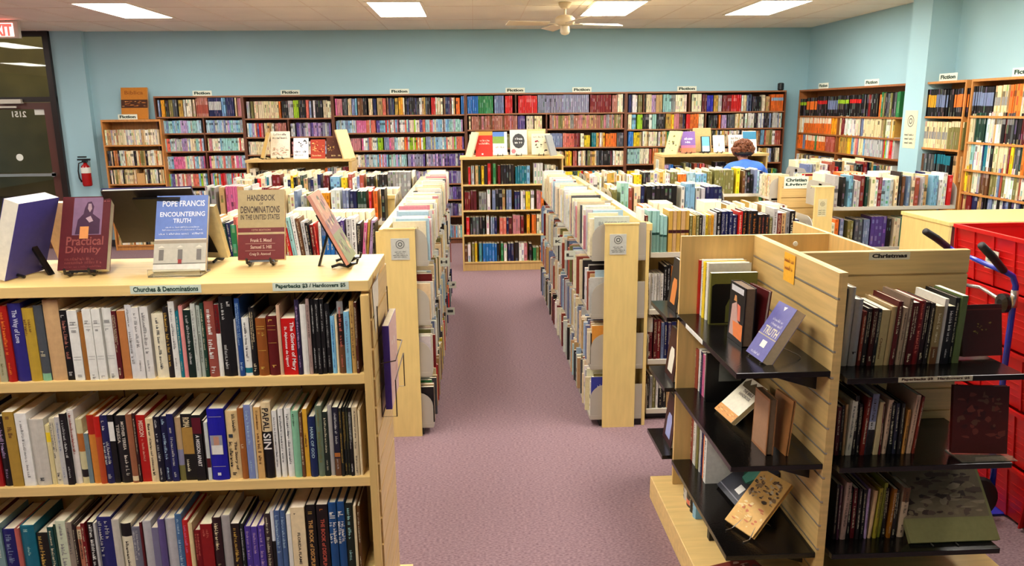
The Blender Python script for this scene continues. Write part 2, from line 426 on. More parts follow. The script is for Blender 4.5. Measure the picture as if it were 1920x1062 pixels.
m = MB(); m.box(-5.95, -5.52, WY - .1, WY, 0, CEIL); struct('trim_1', m, M_WALL)      # shallow pilaster beside the glass front
m = MB(); m.box(4.72, RX, 8.13, 8.50, 0, CEIL)
o = struct('trim_2', m, M_WALL)                                                      # square column on the right wall
m = MB()                                                                             # ceiling grid
for k in range(12): m.box(LX, RX, BY + .35 + k * 1.335, BY + .362 + k * 1.335, CEIL - .003, CEIL)
for k in range(29): m.box(-12.8 + k * .61, -12.794 + k * .61, BY, WY, CEIL - .003, CEIL)
struct('trim_3', m, mat('ceiling_seam', (240, 224, 200), .8))
m = MB(); m.box(-5.5, RX, WY - .012, WY, 0, .1); struct('baseboard_back', m, mat('vinyl_base', (60, 50, 50), .5))

# glass shop front, in line with the back wall
SY = 11.70
m = MB()
for x0, x1 in ((-6.03, -5.95), (-7.62, -7.50), (-10.2, -10.1), (-13.0, -12.9)): m.box(x0, x1, SY - .06, SY + .08, 0, CEIL)
m.box(-13, -5.95, SY - .05, SY + .07, CEIL - .07, CEIL); m.box(-13, -5.95, SY - .05, SY + .07, 2.13, 2.20)
m.box(-13, -7.5, SY - .05, SY + .07, 0, .18)
sf = struct('window_1', m, M_DOOR)
M_GLASS = mat('shop_glass', (190, 196, 170), .015, trans=1.0)
for px_, qx_ in ((-10.1, -7.62), (-12.9, -10.2)):
    m = MB(); m.box(px_, qx_, SY, SY + .008, .18, 2.13); build('pane', m, M_GLASS, sf)
    m = MB(); m.box(px_, qx_, SY, SY + .008, 2.20, CEIL - .07); build('pane', m, M_GLASS, sf)
m = MB(); m.box(-7.50, -6.03, SY, SY + .008, 2.20, CEIL - .07); build('pane', m, M_GLASS, sf)
m = MB()
m.box(-7.49, -7.38, SY - .03, SY + .03, .01, 2.12); m.box(-6.15, -6.04, SY - .03, SY + .03, .01, 2.12)
m.box(-7.38, -6.15, SY - .03, SY + .03, 2.03, 2.12); m.box(-7.38, -6.15, SY - .03, SY + .03, .01, .24)
dr = struct('door_1', m, M_DOORW)
m = MB(); m.box(-7.38, -6.15, SY, SY + .008, .24, 2.03); build('pane', m, M_GLASS, dr)
m = MB(); m.box(-7.44, -6.09, SY - .1, SY - .06, 1.08, 1.12); m.box(-6.13, -6.09, SY - .1, SY - .03, 1.07, 1.13); m.box(-7.44, -7.40, SY - .1, SY - .03, 1.07, 1.13); build('push_bar', m, M_CHROME, dr)
m = MB(); m.box(-6.72, -6.42, SY - .1, SY - .03, 2.11, 2.17); m.box(-6.95, -6.5, SY - .09, SY - .07, 2.05, 2.075); build('door_closer', m, M_GREYL, dr)
m = MB(); put_text(m, '2151', Vector((-6.42, SY - .004, 1.92)), Vector((-1, 0, 0)), Vector((0, 0, 1)), .20, .085, lin((225, 225, 215)), .03); build('street_number', m, M_PRINT, dr)
m = MB(); m.box(-6.30, -6.155, SY - .005, SY - .001, 1.95, 2.03); build('notice', m, M_WHITE, dr)
m = MB(); m.lathe(0, 0, [(0.001, 0), (.05, 0), (.05, .003), (.001, .003)], 20, T=lambda x, y, z: (x - 6.60, SY - .002 - z, y + 1.35)); build('sticker', m, M_WHITE, dr)
m = MB(); m.box(-14, 0, 12.1, 20, -.06, -.01); struct('floor_outside', m, mat('night_asphalt', (52, 52, 50), .8, noise=.3, scale=5))
m = MB(); m.box(-16, -2, 19.6, 20, 0, 5); struct('wall_outside', m, mat('far_block_wall', (120, 108, 80), .8, noise=.3, scale=1.6))

ld = bpy.data.lights.new('outside_fill', 'POINT'); ld.energy = 260; ld.color = (1, .86, .62); ld.shadow_soft_size = .3  # unseen fill added outside, warms the view through the glass to olive-brown
lo = bpy.data.objects.new('outside_fill_light', ld); lo.location = (-9.5, 16.5, 5.5); C.objects.link(lo)

# ------------------------------------------------------------------ ceiling lights
M_TUBE = mat('lit_diffuser', (255, 250, 232), .6, emit=(LAMP_COL, LAMP))
def ceiling_light(cx, cy, label):
    t = thing('ceiling_light', label, 'ceiling light', (cx, cy, CEIL), 'recessed fluorescent panels in the ceiling')
    f = MB(); hx, hy = .31, .68
    for x0, x1, y0, y1 in ((-hx, hx, -hy, -hy + .03), (-hx, hx, hy - .03, hy), (-hx, -hx + .03, -hy + .03, hy - .03), (hx - .03, hx, -hy + .03, hy - .03)):
        f.box(cx + x0, cx + x1, cy + y0, cy + y1, CEIL - .012, CEIL)
    build('frame', f, M_CEIL, t)
    d = MB(); d.box(cx - hx + .03, cx + hx - .03, cy - hy + .03, cy + hy - .03, CEIL - .009, CEIL - .002); build('diffuser', d, M_TUBE, t)
ROWY = (9.46, 6.6, 3.9, 1.2, -1.6)
COLX = ( -3.93, -.84, 1.64, 3.47)
LBL = {(-3.93, 9.46): 'leftmost lit fluorescent panel in the ceiling, above the left bookcases', (-.84, 9.46): 'lit fluorescent panel in the ceiling, second from the left',
       (1.64, 9.46): 'lit fluorescent panel in the ceiling just behind the fan', (3.47, 9.46): 'rightmost lit fluorescent panel near the right wall'}
for cy in ROWY:
    for cx in COLX:
        if (cy < 2 and cx > 0) or cy < 0: continue
        ceiling_light(cx, cy, LBL.get((cx, cy), 'lit fluorescent ceiling panel out of the picture, nearer the viewer'))

for cx, cy in ((-7.75, 9.46), (-10.3, 4.3), (-10.3, 1.2), (-7.75, 4.3)): ceiling_light(cx, cy, 'lit fluorescent ceiling panel out of the picture, left of the glass door')

# ------------------------------------------------------------------ ceiling fan
fx, fy = 1.03, 8.95
t = thing('ceiling_fan', 'cream ceiling fan with a lamp, hanging from a short rod', 'ceiling fan', (fx, fy, CEIL))
m = MB(); m.lathe(fx, fy, [(.075, CEIL - .001), (.07, CEIL - .03), (.045, CEIL - .06), (.03, CEIL - .065)], 20); build('canopy', m, M_FAN, t, smooth=True)
m = MB(); m.tube([(fx, fy, CEIL - .06), (fx, fy, CEIL - .14)], .013); build('rod', m, M_FAN, t)
m = MB(); m.lathe(fx, fy, [(.03, CEIL - .13), (.085, CEIL - .145), (.11, CEIL - .17), (.11, CEIL - .215), (.07, CEIL - .24), (.04, CEIL - .245)], 24); build('motor', m, M_FAN, t, smooth=True)
m = MB(); m.lathe(fx, fy, [(.045, CEIL - .245), (.05, CEIL - .26), (.055, CEIL - .31), (.04, CEIL - .335), (.012, CEIL - .345)], 20); build('lamp_shade', m, mat('frosted_glass', (240, 226, 196), .4), t, smooth=True)
for k in range(4):
    a = radians(12 + 90 * k); dx, dy = cos(a), sin(a); px, py = -dy, dx; zz = CEIL - .225
    m = MB()
    P = lambda r, s, z: (fx + dx * r + px * s, fy + dy * r + py * s, z)
    m.hexa([P(.1, -.02, zz - .006), P(.2, -.03, zz - .006), P(.2, .03, zz - .006), P(.1, .02, zz - .006), P(.1, -.02, zz), P(.2, -.03, zz), P(.2, .03, zz), P(.1, .02, zz)])
    m.hexa([P(.19, -.06, zz - .016), P(.66, -.072, zz - .02), P(.66, .072, zz + .01), P(.19, .06, zz + .008), P(.19, -.06, zz - .009), P(.66, -.072, zz - .013), P(.66, .072, zz + .017), P(.19, .06, zz + .015)])
    build('blade', m, M_FAN, t)

# ------------------------------------------------------------------ exit sign
ex = onZ(10, 38, 3.1); EXY = 10.37
x1 = onY(37, 60, EXY).x; z0 = 2.885
t = thing('exit_sign', 'lit white exit sign with red letters hanging by the glass door', 'exit sign', (x1 - .2, EXY, CEIL))
m = MB(); m.box(x1 - .40, x1, EXY - .03, EXY + .03, z0, CEIL - .015); m.box(x1 - .25, x1 - .15, EXY - .02, EXY + .02, CEIL - .016, CEIL); build('housing', m, M_GREYL, t)
m = MB(); m.box(x1 - .385, x1 - .055, EXY - .034, EXY - .03, z0 + .02, CEIL - .035); build('lit_panel', m, mat('exit_panel', (240, 190, 180), .4, emit=((1, .45, .4), 1.0)), t)
m = MB(); put_text(m, 'EXIT', Vector((x1 - .345, EXY - .036, z0 + .025)), Vector((1, 0, 0)), Vector((0, 0, 1)), .275, .145, lin((240, 20, 20)), .05)
build('letters', m, mat('exit_red', (240, 20, 20), .4, emit=((1, .04, .03), 1.6)), t)

# ------------------------------------------------------------------ signs
def sign_card(name, label, o, ex, ey, wid, hei, lines, cat='sign', group=None, thick=.003, ink=(28, 60, 50), bg=(226, 232, 216), margin=.1, seal=False, rnd=None, bold=.04, parent=None):
    """o: lower left corner; ex, ey unit vectors; the card faces ex x ey"""
    o = Vector(o); nrm = ex.cross(ey)
    b = MB(); b.prism([o, o + ex * wid, o + ex * wid + ey * hei, o + ey * hei], -nrm * thick, lin(bg))
    card = build(name, b, M_PAPER, parent, base=None if parent else o)
    if not parent: tag(card, label, cat, group)
    elif label: card['label'] = label
    p = MB(); q = o + nrm * .0008; n = len(lines); y1 = hei * (1 - margin)
    if seal:
        c = q + ex * (wid / 2) + ey * (hei * .72); r = min(wid * .26, hei * .2)
        for k in range(24):
            for ra, rb in ((r, r * .86), (r * .5, r * .32)):
                a0, a1 = 2 * pi * k / 24, 2 * pi * (k + 1) / 24
                p.quad(c + ex * (rb * cos(a0)) + ey * (rb * sin(a0)), c + ex * (ra * cos(a0)) + ey * (ra * sin(a0)), c + ex * (ra * cos(a1)) + ey * (ra * sin(a1)), c + ex * (rb * cos(a1)) + ey * (rb * sin(a1)), lin((70, 74, 72)))
        y1 = hei * .42
    lh = (y1 - hei * margin) / max(1, n)
    for i, s in enumerate(lines):
        yb = y1 - lh * (i + 1) + lh * .18
        if s is None or s.startswith('~'):
            k = float(s[1:]) if s and len(s) > 1 else .8
            scribble(p, rnd or random.Random(3), q + ex * (wid * (1 - k) / 2) + ey * yb, ex, ey, wid * k, lh * .62, lin(ink))
        else: put_text(p, s, q + ex * (wid * margin * .7) + ey * yb, ex, ey, wid * (1 - margin * 1.4), lh * .72, lin(ink), bold)
    build('lettering', p, M_PRINT, card)
    return card
EX, EY, EZ = Vector((1, 0, 0)), Vector((0, 1, 0)), Vector((0, 0, 1))
# the notice on the column
a = onX(1684, 271, 4.72)
sign_card('notice', 'cream notice with a round seal on the blue column', (4.717, 8.44, 1.50), -EY, EZ, .24, .40, ['~.8', '~.75', '~.7'], 'notice', seal=True, bg=(226, 220, 190))

# ------------------------------------------------------------------ fire extinguisher on the pilaster side of the back wall
ex0 = Vector((-5.63, 11.58, 0))
t = thing('fire_extinguisher', 'red fire extinguisher hung on the blue wall beside the door', 'fire extinguisher', (ex0.x, ex0.y, 1.05))
m = MB(); m.lathe(ex0.x, ex0.y, [(.055, .93), (.066, .95), (.066, 1.17), (.055, 1.22), (.025, 1.25), (.02, 1.27)], 20); build('cylinder', m, M_EXTR, t, smooth=True)
m = MB(); m.lathe(ex0.x, ex0.y, [(.0675, 1.12), (.0675, 1.2)], 20, T=None); build('label_band', m, M_WHITE, t)
m = MB(); m.box(ex0.x - .03, ex0.x + .03, ex0.y - .03, ex0.y + .03, 1.27, 1.30); m.box(ex0.x - .10, ex0.x + .08, ex0.y - .012, ex0.y + .012, 1.30, 1.325); m.box(ex0.x - .09, ex0.x + .03, ex0.y - .012, ex0.y + .012, 1.34, 1.36); build('handle', m, M_BLACKP, t)
m = MB(); m.tube([(ex0.x - .03, ex0.y, 1.28), (ex0.x - .08, ex0.y - .02, 1.26), (ex0.x - .1, ex0.y - .02, 1.15), (ex0.x - .095, ex0.y - .02, 1.05), (ex0.x - .07, ex0.y - .01, .99)], [.009, .009, .009, .011, .014]); build('hose', m, M_BLACKP, t, smooth=True)
m = MB(); m.box(ex0.x - .02, ex0.x + .02, ex0.y + .03, 11.70, 1.12, 1.30); build('bracket', m, M_CHROME, t)

# ================================================================== BOOKCASES ALONG THE WALLS
def bookcase(name, label, O, a, out, W, Hh, D, shelves, divs=(), mw=None, me=None, group=None, top_over=0, plinth=.06, tt=.022, cat='bookcase', back=True):
    """O: front foot at the left end; a along, out towards the viewer. shelves: z of shelf surfaces. divs: (x, z0, z1)"""
    mw = mw or M_DARKW; me = me or M_DARKE
    T = lambda x, y, z: tuple(O + a * x - out * y + EZ * z)
    t = thing(name, label, cat, O, group)
    for x0 in (0, W - .02):
        m = MB(); m.box(x0, x0 + .02, 0, D, 0, Hh - tt, T=T); build('side_panel', m, mw, t)
    m = MB(); m.box(-top_over, W + top_over, -top_over, D, Hh - tt, Hh, T=T); build('top', m, me, t)
    m = MB(); m.box(.02, W - .02, D - .012, D - .001, 0.02, Hh - tt, T=T); build('back_panel', m, mw, t)
    for z in shelves:
        m = MB(); m.box(.0205, W - .0205, .004, D - .013, z - .02, z, T=T); build('shelf', m, me, t)
    for x, z0, z1 in divs:
        m = MB(); m.box(x - .009, x + .009, .002, D - .013, z0, z1, T=T); build('divider', m, mw, t)
    m = MB(); m.box(.0205, W - .0205, .02, .035, 0, plinth, T=T); build('plinth', m, mw, t)
    return t
BYF = 11.49; BD = .295
def bx(px): return onY(px, 300, BYF).x
def seg_row(rnd, O, a, out, segs, z, h, far=True, tmin=.015, tmax=.029, x0=None, pos=None, dm=.12, ragged=.012, series=.25):
    """segs: (end position along the shelf, key[, height factor])"""
    x = x0
    for s in segs:
        e, key = s[0], s[1]; hf = s[2] if len(s) > 2 else 1
        ser = .8 if (key in L or key in BAND) else series
        run_books(rnd, O + a * x + EZ * z, a, out, e - x, key, h * hf * .97, h * hf * 1.02 if ser > .5 else h * hf * 1.04, dm, dm + .04, tmin, tmax, far=True, ragged=ragged, series=ser)
        x = e
def back_row(rnd, z, h, px0, segs, **k):
    x0 = bx(px0) + .022
    ss = []
    for s in segs: ss.append((bx(s[0]) - .003,) + tuple(s[1:]))
    seg_row(rnd, Vector((0, BYF + .012, 0)), EX, -EY, ss, z, h, x0=x0, **k)
rnd = random.Random(11)
HB = 2.19
def zy(px, py): return onY(px, py, BYF).z
SHL = {
 'U1': [zy(340, 219), zy(340, 250), zy(340, 284), zy(340, 317), zy(340, 350), zy(340, 382), .42, .09],
 'U2': [zy(500, 222), zy(500, 257), zy(500, 290), zy(500, 320), .87, .62, .36, .09],
 'U3': [zy(700, 216), zy(700, 249), zy(700, 282), zy(700, 313.5), zy(850, 344), zy(850, 374), zy(850, 405), zy(850, 446)],
 'U4': [zy(1000, 212), zy(1000, 242), zy(1000, 277), zy(1000, 312), .85, .60, .34, .09],
 'U5': [zy(1230, 210.5), zy(1230, 242), zy(1230, 274), zy(1230, 307), .85, .60, .34, .09]}
E5 = [('U1', 300, 463, 'tall dark wood bookcase at the left end of the back wall'), ('U2', 463, 629, 'dark wall bookcase holding a long run of matching cream volumes on its top shelf'),
      ('U3', 629, 875, 'dark wall bookcase packed with pastel paperbacks, above the left aisle'), ('U4', 875, 1172, 'wide dark wall bookcase with grey and red series on its top shelf'),
      ('U5', 1172, 1467, 'dark wall bookcase at the right end of the back wall behind the person')]
DV = {'U1': (388,), 'U2': (545,), 'U3': (), 'U4': (1025,), 'U5': (1320,)}
for k, p0, p1, lab in E5:
    x0, x1 = bx(p0), bx(p1); zt = SHL[k][0]
    divs = [(bx(d) - x0, .0, zt - .021) for d in DV[k]]
    if k == 'U4': divs.append((bx(968) - x0, zt, HB - .023))
    if k == 'U5': divs.append((bx(1289) - x0, zt, HB - .023))
    bookcase('wall_bookcase', lab, Vector((x0, BYF, 0)), EX, -EY, x1 - x0 - .002, HB, BD, SHL[k], divs, group='dark bookcases on the back wall')
g = lambda k, i: SHL[k][i]
PBH = .175
# top rows
back_row(rnd, g('U1', 0), .235, 303, [(312, 'slate'), (320, 'amber'), (326, 'black'), (334, 'olive'), (344, 'dgrey'), (353, 'gold'), (359, 'ltgrey'), (371, 'ivory'), (377, 'cream'), (400, 'kM', 1.1), (424, 'kB', 1.12), (432, 'ltblue', 1.12), (449, 'navy', 1.12), (454, 'cream', 1.1), (462, 'rose', 1.05)])
back_row(rnd, g('U2', 0), .235, 465, [(470, 'navy'), (478, 'ltgrey'), (484, 'olive'), (492, 'cream'), (530, 'cream'), (535, 'orange'), (547, 'black'), (557, 'ltgrey', 1.05), (567, 'lime', 1.05), (580, 'black', 1.05), (586, 'salmon', 1.05), (612, 'MB'), (620, 'cream', 1.05), (628, 'ivory')])
back_row(rnd, g('U3', 0), .235, 631, [(638, 'pink'), (648, 'rose'), (658, 'CM'), (665, 'cream'), (671, 'slate'), (676, 'ltblue'), (696, 'BK'), (705, 'cream'), (712, 'navy'), (722, 'tan'), (730, 'salmon'), (745, 'D'), (752, 'gold'), (765, 'OR'), (790, 'D'), (812, 'CM'), (820, 'red'), (835, 'C'), (850, 'D'), (858, 'CM'), (866, 'orange')])
back_row(rnd, g('U4', 0) if 0 else g('U3', 0), .25, 864, [(874, 'blue')])
back_row(rnd, g('U4', 0), .25, 876, [(899, 'blue'), (929, 'green'), (949, 'slate'), (965, 'red')])
back_row(rnd, g('U4', 0), .25, 970, [(1009, 'red'), (1106, 'lav'), (1147, 'dred'), (1157, 'terra'), (1167, 'ivory', 1.05), (1171, 'dark')], tmin=.02, tmax=.026)
back_row(rnd, g('U5', 0), .25, 1174, [(1184, 'navy'), (1195, 'white'), (1204, 'olive'), (1210, 'D'), (1220, 'cream'), (1228, 'lilac'), (1241, 'tan'), (1256, 'paleteal'), (1264, 'grey'), (1286, 'ivory')])
back_row(rnd, g('U5', 0), .235, 1291, [(1313, 'ivory', 1.06), (1322, 'maroon', 1.06), (1335, 'royal'), (1343, 'gold'), (1351, 'ltgrey'), (1367, 'dred'), (1386, 'red'), (1390, 'white'), (1396, 'cream'), (1406, 'MB'), (1424, 'black', .9), (1431, 'ivory'), (1441, 'tan', .9), (1463, 'kN')])
# rows below
def R(k, i, h, px0, segs, **kw): back_row(rnd, g(k, i), h, px0, segs, **kw)
for i, (l, r_) in enumerate([('PB', 'PB'), ('P', 'PW'), ('P', 'P'), ('PW', 'PW'), ('P', 'P'), ('P', 'P'), ('C', 'P')]):
    R('U1', i + 1, PBH, 302, [(386, l)]); R('U1', i + 1, PBH, 389, [(461, r_)])
R('U2', 1, .19, 465, [(487, 'P'), (500, 'PW'), (520, 'C'), (543, 'T')]); R('U2', 1, .19, 546, [(560, 'ltgrey'), (627, 'PP')])
for i in range(2, 8): R('U2', i, .18, 465, [(520, 'C'), (543, 'PW')]); R('U2', i, .18, 546, [(627, 'P')])
R('U3', 1, PBH, 631, [(672, 'PB'), (690, 'pink'), (699, 'P'), (709, 'salmon'), (735, 'PW'), (752, 'P'), (800, 'PW'), (835, 'P'), (872, 'PB')])
R('U3', 2, PBH, 631, [(660, 'tan'), (680, 'rose'), (710, 'P'), (722, 'lime'), (760, 'P'), (800, 'PW'), (838, 'P'), (872, 'PW')])
R('U3', 3, PBH, 631, [(684, 'C'), (705, 'PB'), (730, 'P'), (765, 'PB'), (800, 'PP'), (872, 'PP')])
for i in range(4, 8): R('U3', i, .18, 631, [(740, 'P'), (872, 'PP' if i != 7 else 'P')])
R('U4', 1, .19, 878, [(886, 'cream'), (972, 'T'), (988, 'purple'), (1003, 'ivory'), (1020, 'cream')]); R('U4', 1, .19, 1028, [(1170, 'TM')])
R('U4', 2, .20, 878, [(1022, 'CM')]); R('U4', 2, .20, 1028, [(1056, 'slate'), (1077, 'salmon'), (1089, 'dred'), (1096, 'ivory'), (1110, 'yellow', .85), (1118, 'teal'), (1131, 'CM'), (1136, 'amber'), (1157, 'orange', .95), (1170, 'dgrey')])
R('U4', 3, .20, 878, [(1022, 'CM')]); R('U4', 3, .21, 1028, [(1060, 'C'), (1075, 'Y'), (1085, 'brick'), (1100, 'C'), (1125, 'CM'), (1150, 'D'), (1170, 'C')])
for i in range(4, 8): R('U4', i, .2, 878, [(1022, 'CM')]); R('U4', i, .2, 1028, [(1170, 'M')])
R('U5', 1, .21, 1174, [(1184, 'ivory'), (1194, 'ltblue'), (1204, 'lime'), (1222, 'MB'), (1231, 'paleteal'), (1247, 'DRD'), (1262, 'Y'), (1272, 'rose', 1.05), (1285, 'D'), (1292, 'red'), (1308, 'OR'), (1318, 'C')])
R('U5', 1, .21, 1323, [(1346, 'black', .92), (1351, 'orange', .92), (1362, 'lilac', .92), (1376, 'dgrey', .95), (1382, 'cream'), (1412, 'CM'), (1445, 'MB'), (1455, 'ltgrey', 1.08), (1462, 'P')])
R('U5', 2, .21, 1174, [(1178, 'cream'), (1188, 'blue'), (1199, 'yellow', .95), (1205, 'tan'), (1216, 'C'), (1234, 'ivory'), (1250, 'LT'), (1257, 'green'), (1270, 'ltgrey'), (1318, 'CM')])
R('U5', 2, .21, 1323, [(1400, 'CM'), (1425, 'BK'), (1432, 'ltblue'), (1462, 'CM')])
R('U5', 3, .22, 1174, [(1200, 'paleteal'), (1208, 'ivory'), (1218, 'C'), (1224, 'brick'), (1235, 'orb'), (1243, 'olive'), (1318, 'CM')]); R('U5', 3, .21, 1323, [(1440, 'CM'), (1455, 'MB'), (1463, 'ivory')])
for i in range(4, 8): R('U5', i, .2, 1174, [(1318, 'M')]); R('U5', i, .2, 1323, [(1462, 'M')])
# finial-like dark box on the right end of the run
t = MB(); t.lathe(bx(1460), BYF + .1, [(.03, HB + .001), (.045, HB + .015), (.045, HB + .10), (.03, HB + .11)], 14); tag(build('storage_tin', t, M_BLACKP, base=(bx(1460), BYF + .1, HB)), 'small dark round tin on the right end of the back wall bookcases', 'tin')

# low oak bookcase at the left
SBF = 11.40; sb0 = onY(188, 225, SBF).x; sb1 = onY(300, 222, SBF).x; SBH = onY(188, 225, SBF).z
zs = [onY(250, v, SBF).z for v in (272, 311, 345, 384, 422, 458)]; zs[-1] = .08
bookcase('oak_bookcase', 'low orange-oak bookcase beside the fire extinguisher', Vector((sb0, SBF, 0)), EX, -EY, sb1 - sb0, SBH, .3, zs, mw=M_OAK, me=M_OAK, tt=.03)
for i, z in enumerate(zs):
    if i == 2:
        seg_row(rnd, Vector((sb0, SBF + .01, 0)), EX, -EY, [(.40, 'CW')], z, .2, x0=.03); seg_row(rnd, Vector((sb0, SBF + .01, 0)), EX, -EY, [(.80, 'CW')], z, .2, x0=.53)
    else: seg_row(rnd, Vector((sb0, SBF + .01, 0)), EX, -EY, [(sb1 - sb0 - .03, 'CW' if i else 'C')], z, .21, x0=.03)
m = MB(); xb = sb0 + .41
for x0, x1 in ((xb, xb + .004), (xb + .106, xb + .11)): m.box(x0, x1, SBF + .01, SBF + .2, zs[2] + .0005, zs[2] + .2)
m.box(xb + .004, xb + .106, SBF + .01, SBF + .014, zs[2] + .0005, zs[2] + .15); m.box(xb + .004, xb + .106, SBF + .014, SBF + .2, zs[2] + .0005, zs[2] + .005)
tag(build('cardboard_box', m, mat('cardboard', (196, 150, 92), .8), base=(xb, SBF + .01, zs[2])), 'open cardboard box between the books in the low oak bookcase', 'box')

# ------------------------------------------------------------------ right wall bookcases (spines face -X)
RF = 4.75; DX = -EX
def ry(px): return onX(px, 200, RF).y
def right_case(px0, px1, lab, ys, ypx, divpx=None, yend=None, mw=M_OAK, me=M_OAK):
    y0 = ry(px0); y1 = yend if yend is not None else ry(px1)        # far to near
    zs = [onX(ypx, v, RF).z for v in ys]
    O = Vector((RF, y0, 0)); a = -EY; W = y0 - y1
    divs = [(y0 - ry(divpx), 0, zs[0] - .021)] if divpx else []
    bookcase('wall_bookcase', lab, O, a, DX, W, HB, RX - RF - .002, zs, divs, mw=mw, me=me, group='bookcases on the right wall')
    return O, a, W, zs, y0
M_MIDW = mat('mid_brown_wood', (150, 92, 46), .45, noise=.22, scale=3, stretch=(12, 12, 1.5))
O, a, W, zs, y0 = right_case(1497, 1687, 'brown wall bookcase between the room corner and the blue column', (217, 248, 278, 318, 350, 384), 1497, 1572, yend=8.53, mw=M_MIDW, me=M_MIDW)
zs2 = zs
def rrow(O, y0, z, h, px0, segs, yend=None):
    ss = [((y0 - ry(s[0])) - .002,) + tuple(s[1:]) for s in segs]
    seg_row(rnd, O + EX * .012, -EY, DX, ss, z, h, x0=y0 - ry(px0) + .022 if px0 else .022, tmin=.02, tmax=.045)
rrow(O, y0, zs[0], .26, None, [(1511, 'kG', .9), (1530, 'kO', .98), (1550, 'kR'), (1569, 'kS'), (1590, 'kG'), (1613, 'kR'), (1645, 'DR'), (1650, 'orange'), (1685, 'DG', 1.05)])
rrow(O, y0, zs[1], .22, None, [(1508, 'C'), (1560, 'kC'), (1570, 'OR')]); rrow(O, y0, zs[1], .24, 1574, [(1590, 'L'), (1620, 'CM'), (1655, 'cream'), (1682, 'CM')])
rrow(O, y0, zs[2], .20, None, [(1508, 'OR'), (1512, 'slate'), (1530, 'kC'), (1534, 'green'), (1550, 'kC'), (1568, 'brick')]); rrow(O, y0, zs[2], .24, 1574, [(1600, 'Y'), (1625, 'P'), (1660, 'ltgrey'), (1682, 'PW')])
for i in (3, 4, 5): rrow(O, y0, zs[i], .22, None, [(1568, 'CM')]); rrow(O, y0, zs[i], .22, 1574, [(1682, 'CM')])
O, a, W, zs, y0 = right_case(1727, 1815, 'narrow brown bookcase on the right wall just past the blue column', (218, 276, 332, 380), 1727, None, yend=7.47, mw=M_OAK, me=M_OAK)
rrow(O, y0, zs[0], .27, None, [(1752, 'kY'), (1775, 'kS'), (1785, 'black'), (1812, 'kO')])
rrow(O, y0, zs[1], .27, None, [(1752, 'kH'), (1780, 'kH'), (1812, 'kD')])
rrow(O, y0, zs[2], .25, None, [(1740, 'brown'), (1760, 'dgrey'), (1795, 'kT'), (1812, 'tan')])
O, a, W, zs, y0 = right_case(1817, 2100, 'wide brown bookcase at the right edge of the picture', (217, 266, 318, 362, 400), 1817, None, yend=6.27, mw=M_OAK, me=M_OAK)
y00 = y0
rrow(O, y0, zs[0], .27, None, [(1860, 'kS'), (1888, 'kH'), (1950, 'OR')])
rrow(O, y0, zs[1], .27, None, [(1830, 'CM'), (1850, 'dgreen'), (1880, 'L'), (1950, 'D')])
rrow(O, y0, zs[2], .27, None, [(1850, 'W'), (1870, 'L'), (1900, 'cream'), (1950, 'M')])
rrow(O, y0, zs[3], .26, None, [(1835, 'Y'), (1850, 'C'), (1870, 'brown'), (1950, 'CM')])
rrow(O, y0, zs[4], .2, None, [(1870, 'L'), (1950, 'MB')])

# section signs standing on the cases
def fic(px, py, lab, Yp=BYF, wpx=36, h=.072):
    o_ = onY(px, py, Yp + .05); w_ = onY(px + wpx, py, Yp + .05).x - o_.x
    sign_card('section_sign', lab, (o_.x, Yp + .05, (HB if Yp > 11.45 else SBH) + .0005), EX, EZ, w_, h, ['Fiction'], group='white Fiction signs on the bookcases', margin=.12, bold=.05)
fic(361, 175, 'white Fiction sign on the leftmost tall dark bookcase')
fic(526, 175, 'white Fiction sign above the long cream series and green book')
fic(731, 174, 'white Fiction sign above the pastel paperback bookcase')
fic(948, 173, 'white Fiction sign above where the red series begins')
fic(1073, 172, 'white Fiction sign above the long grey series')
fic(1270, 170, 'white Fiction sign above the bookcase behind the person')
fic(222, 225, 'white Fiction sign on the low oak bookcase', Yp=SBF)
for px, wpx, lab in ((1528, 18, 'small white Fiction sign nearest the far right corner of the room'), (1613, 26, 'white Fiction sign on the right wall case, just left of the blue column'),
                     (1750, 33, 'white Fiction sign on the narrow case just right of the blue column'), (1884, 46, 'white Fiction sign on the case at the right edge of the picture')):
    y_a = ry(px); y_b = ry(px + wpx)
    sign_card('section_sign', lab, (RF + .03, y_a, HB + .0005), -EY, EZ, y_a - y_b, .075, ['Fiction'], group='white Fiction signs on the bookcases', margin=.12, bold=.05)

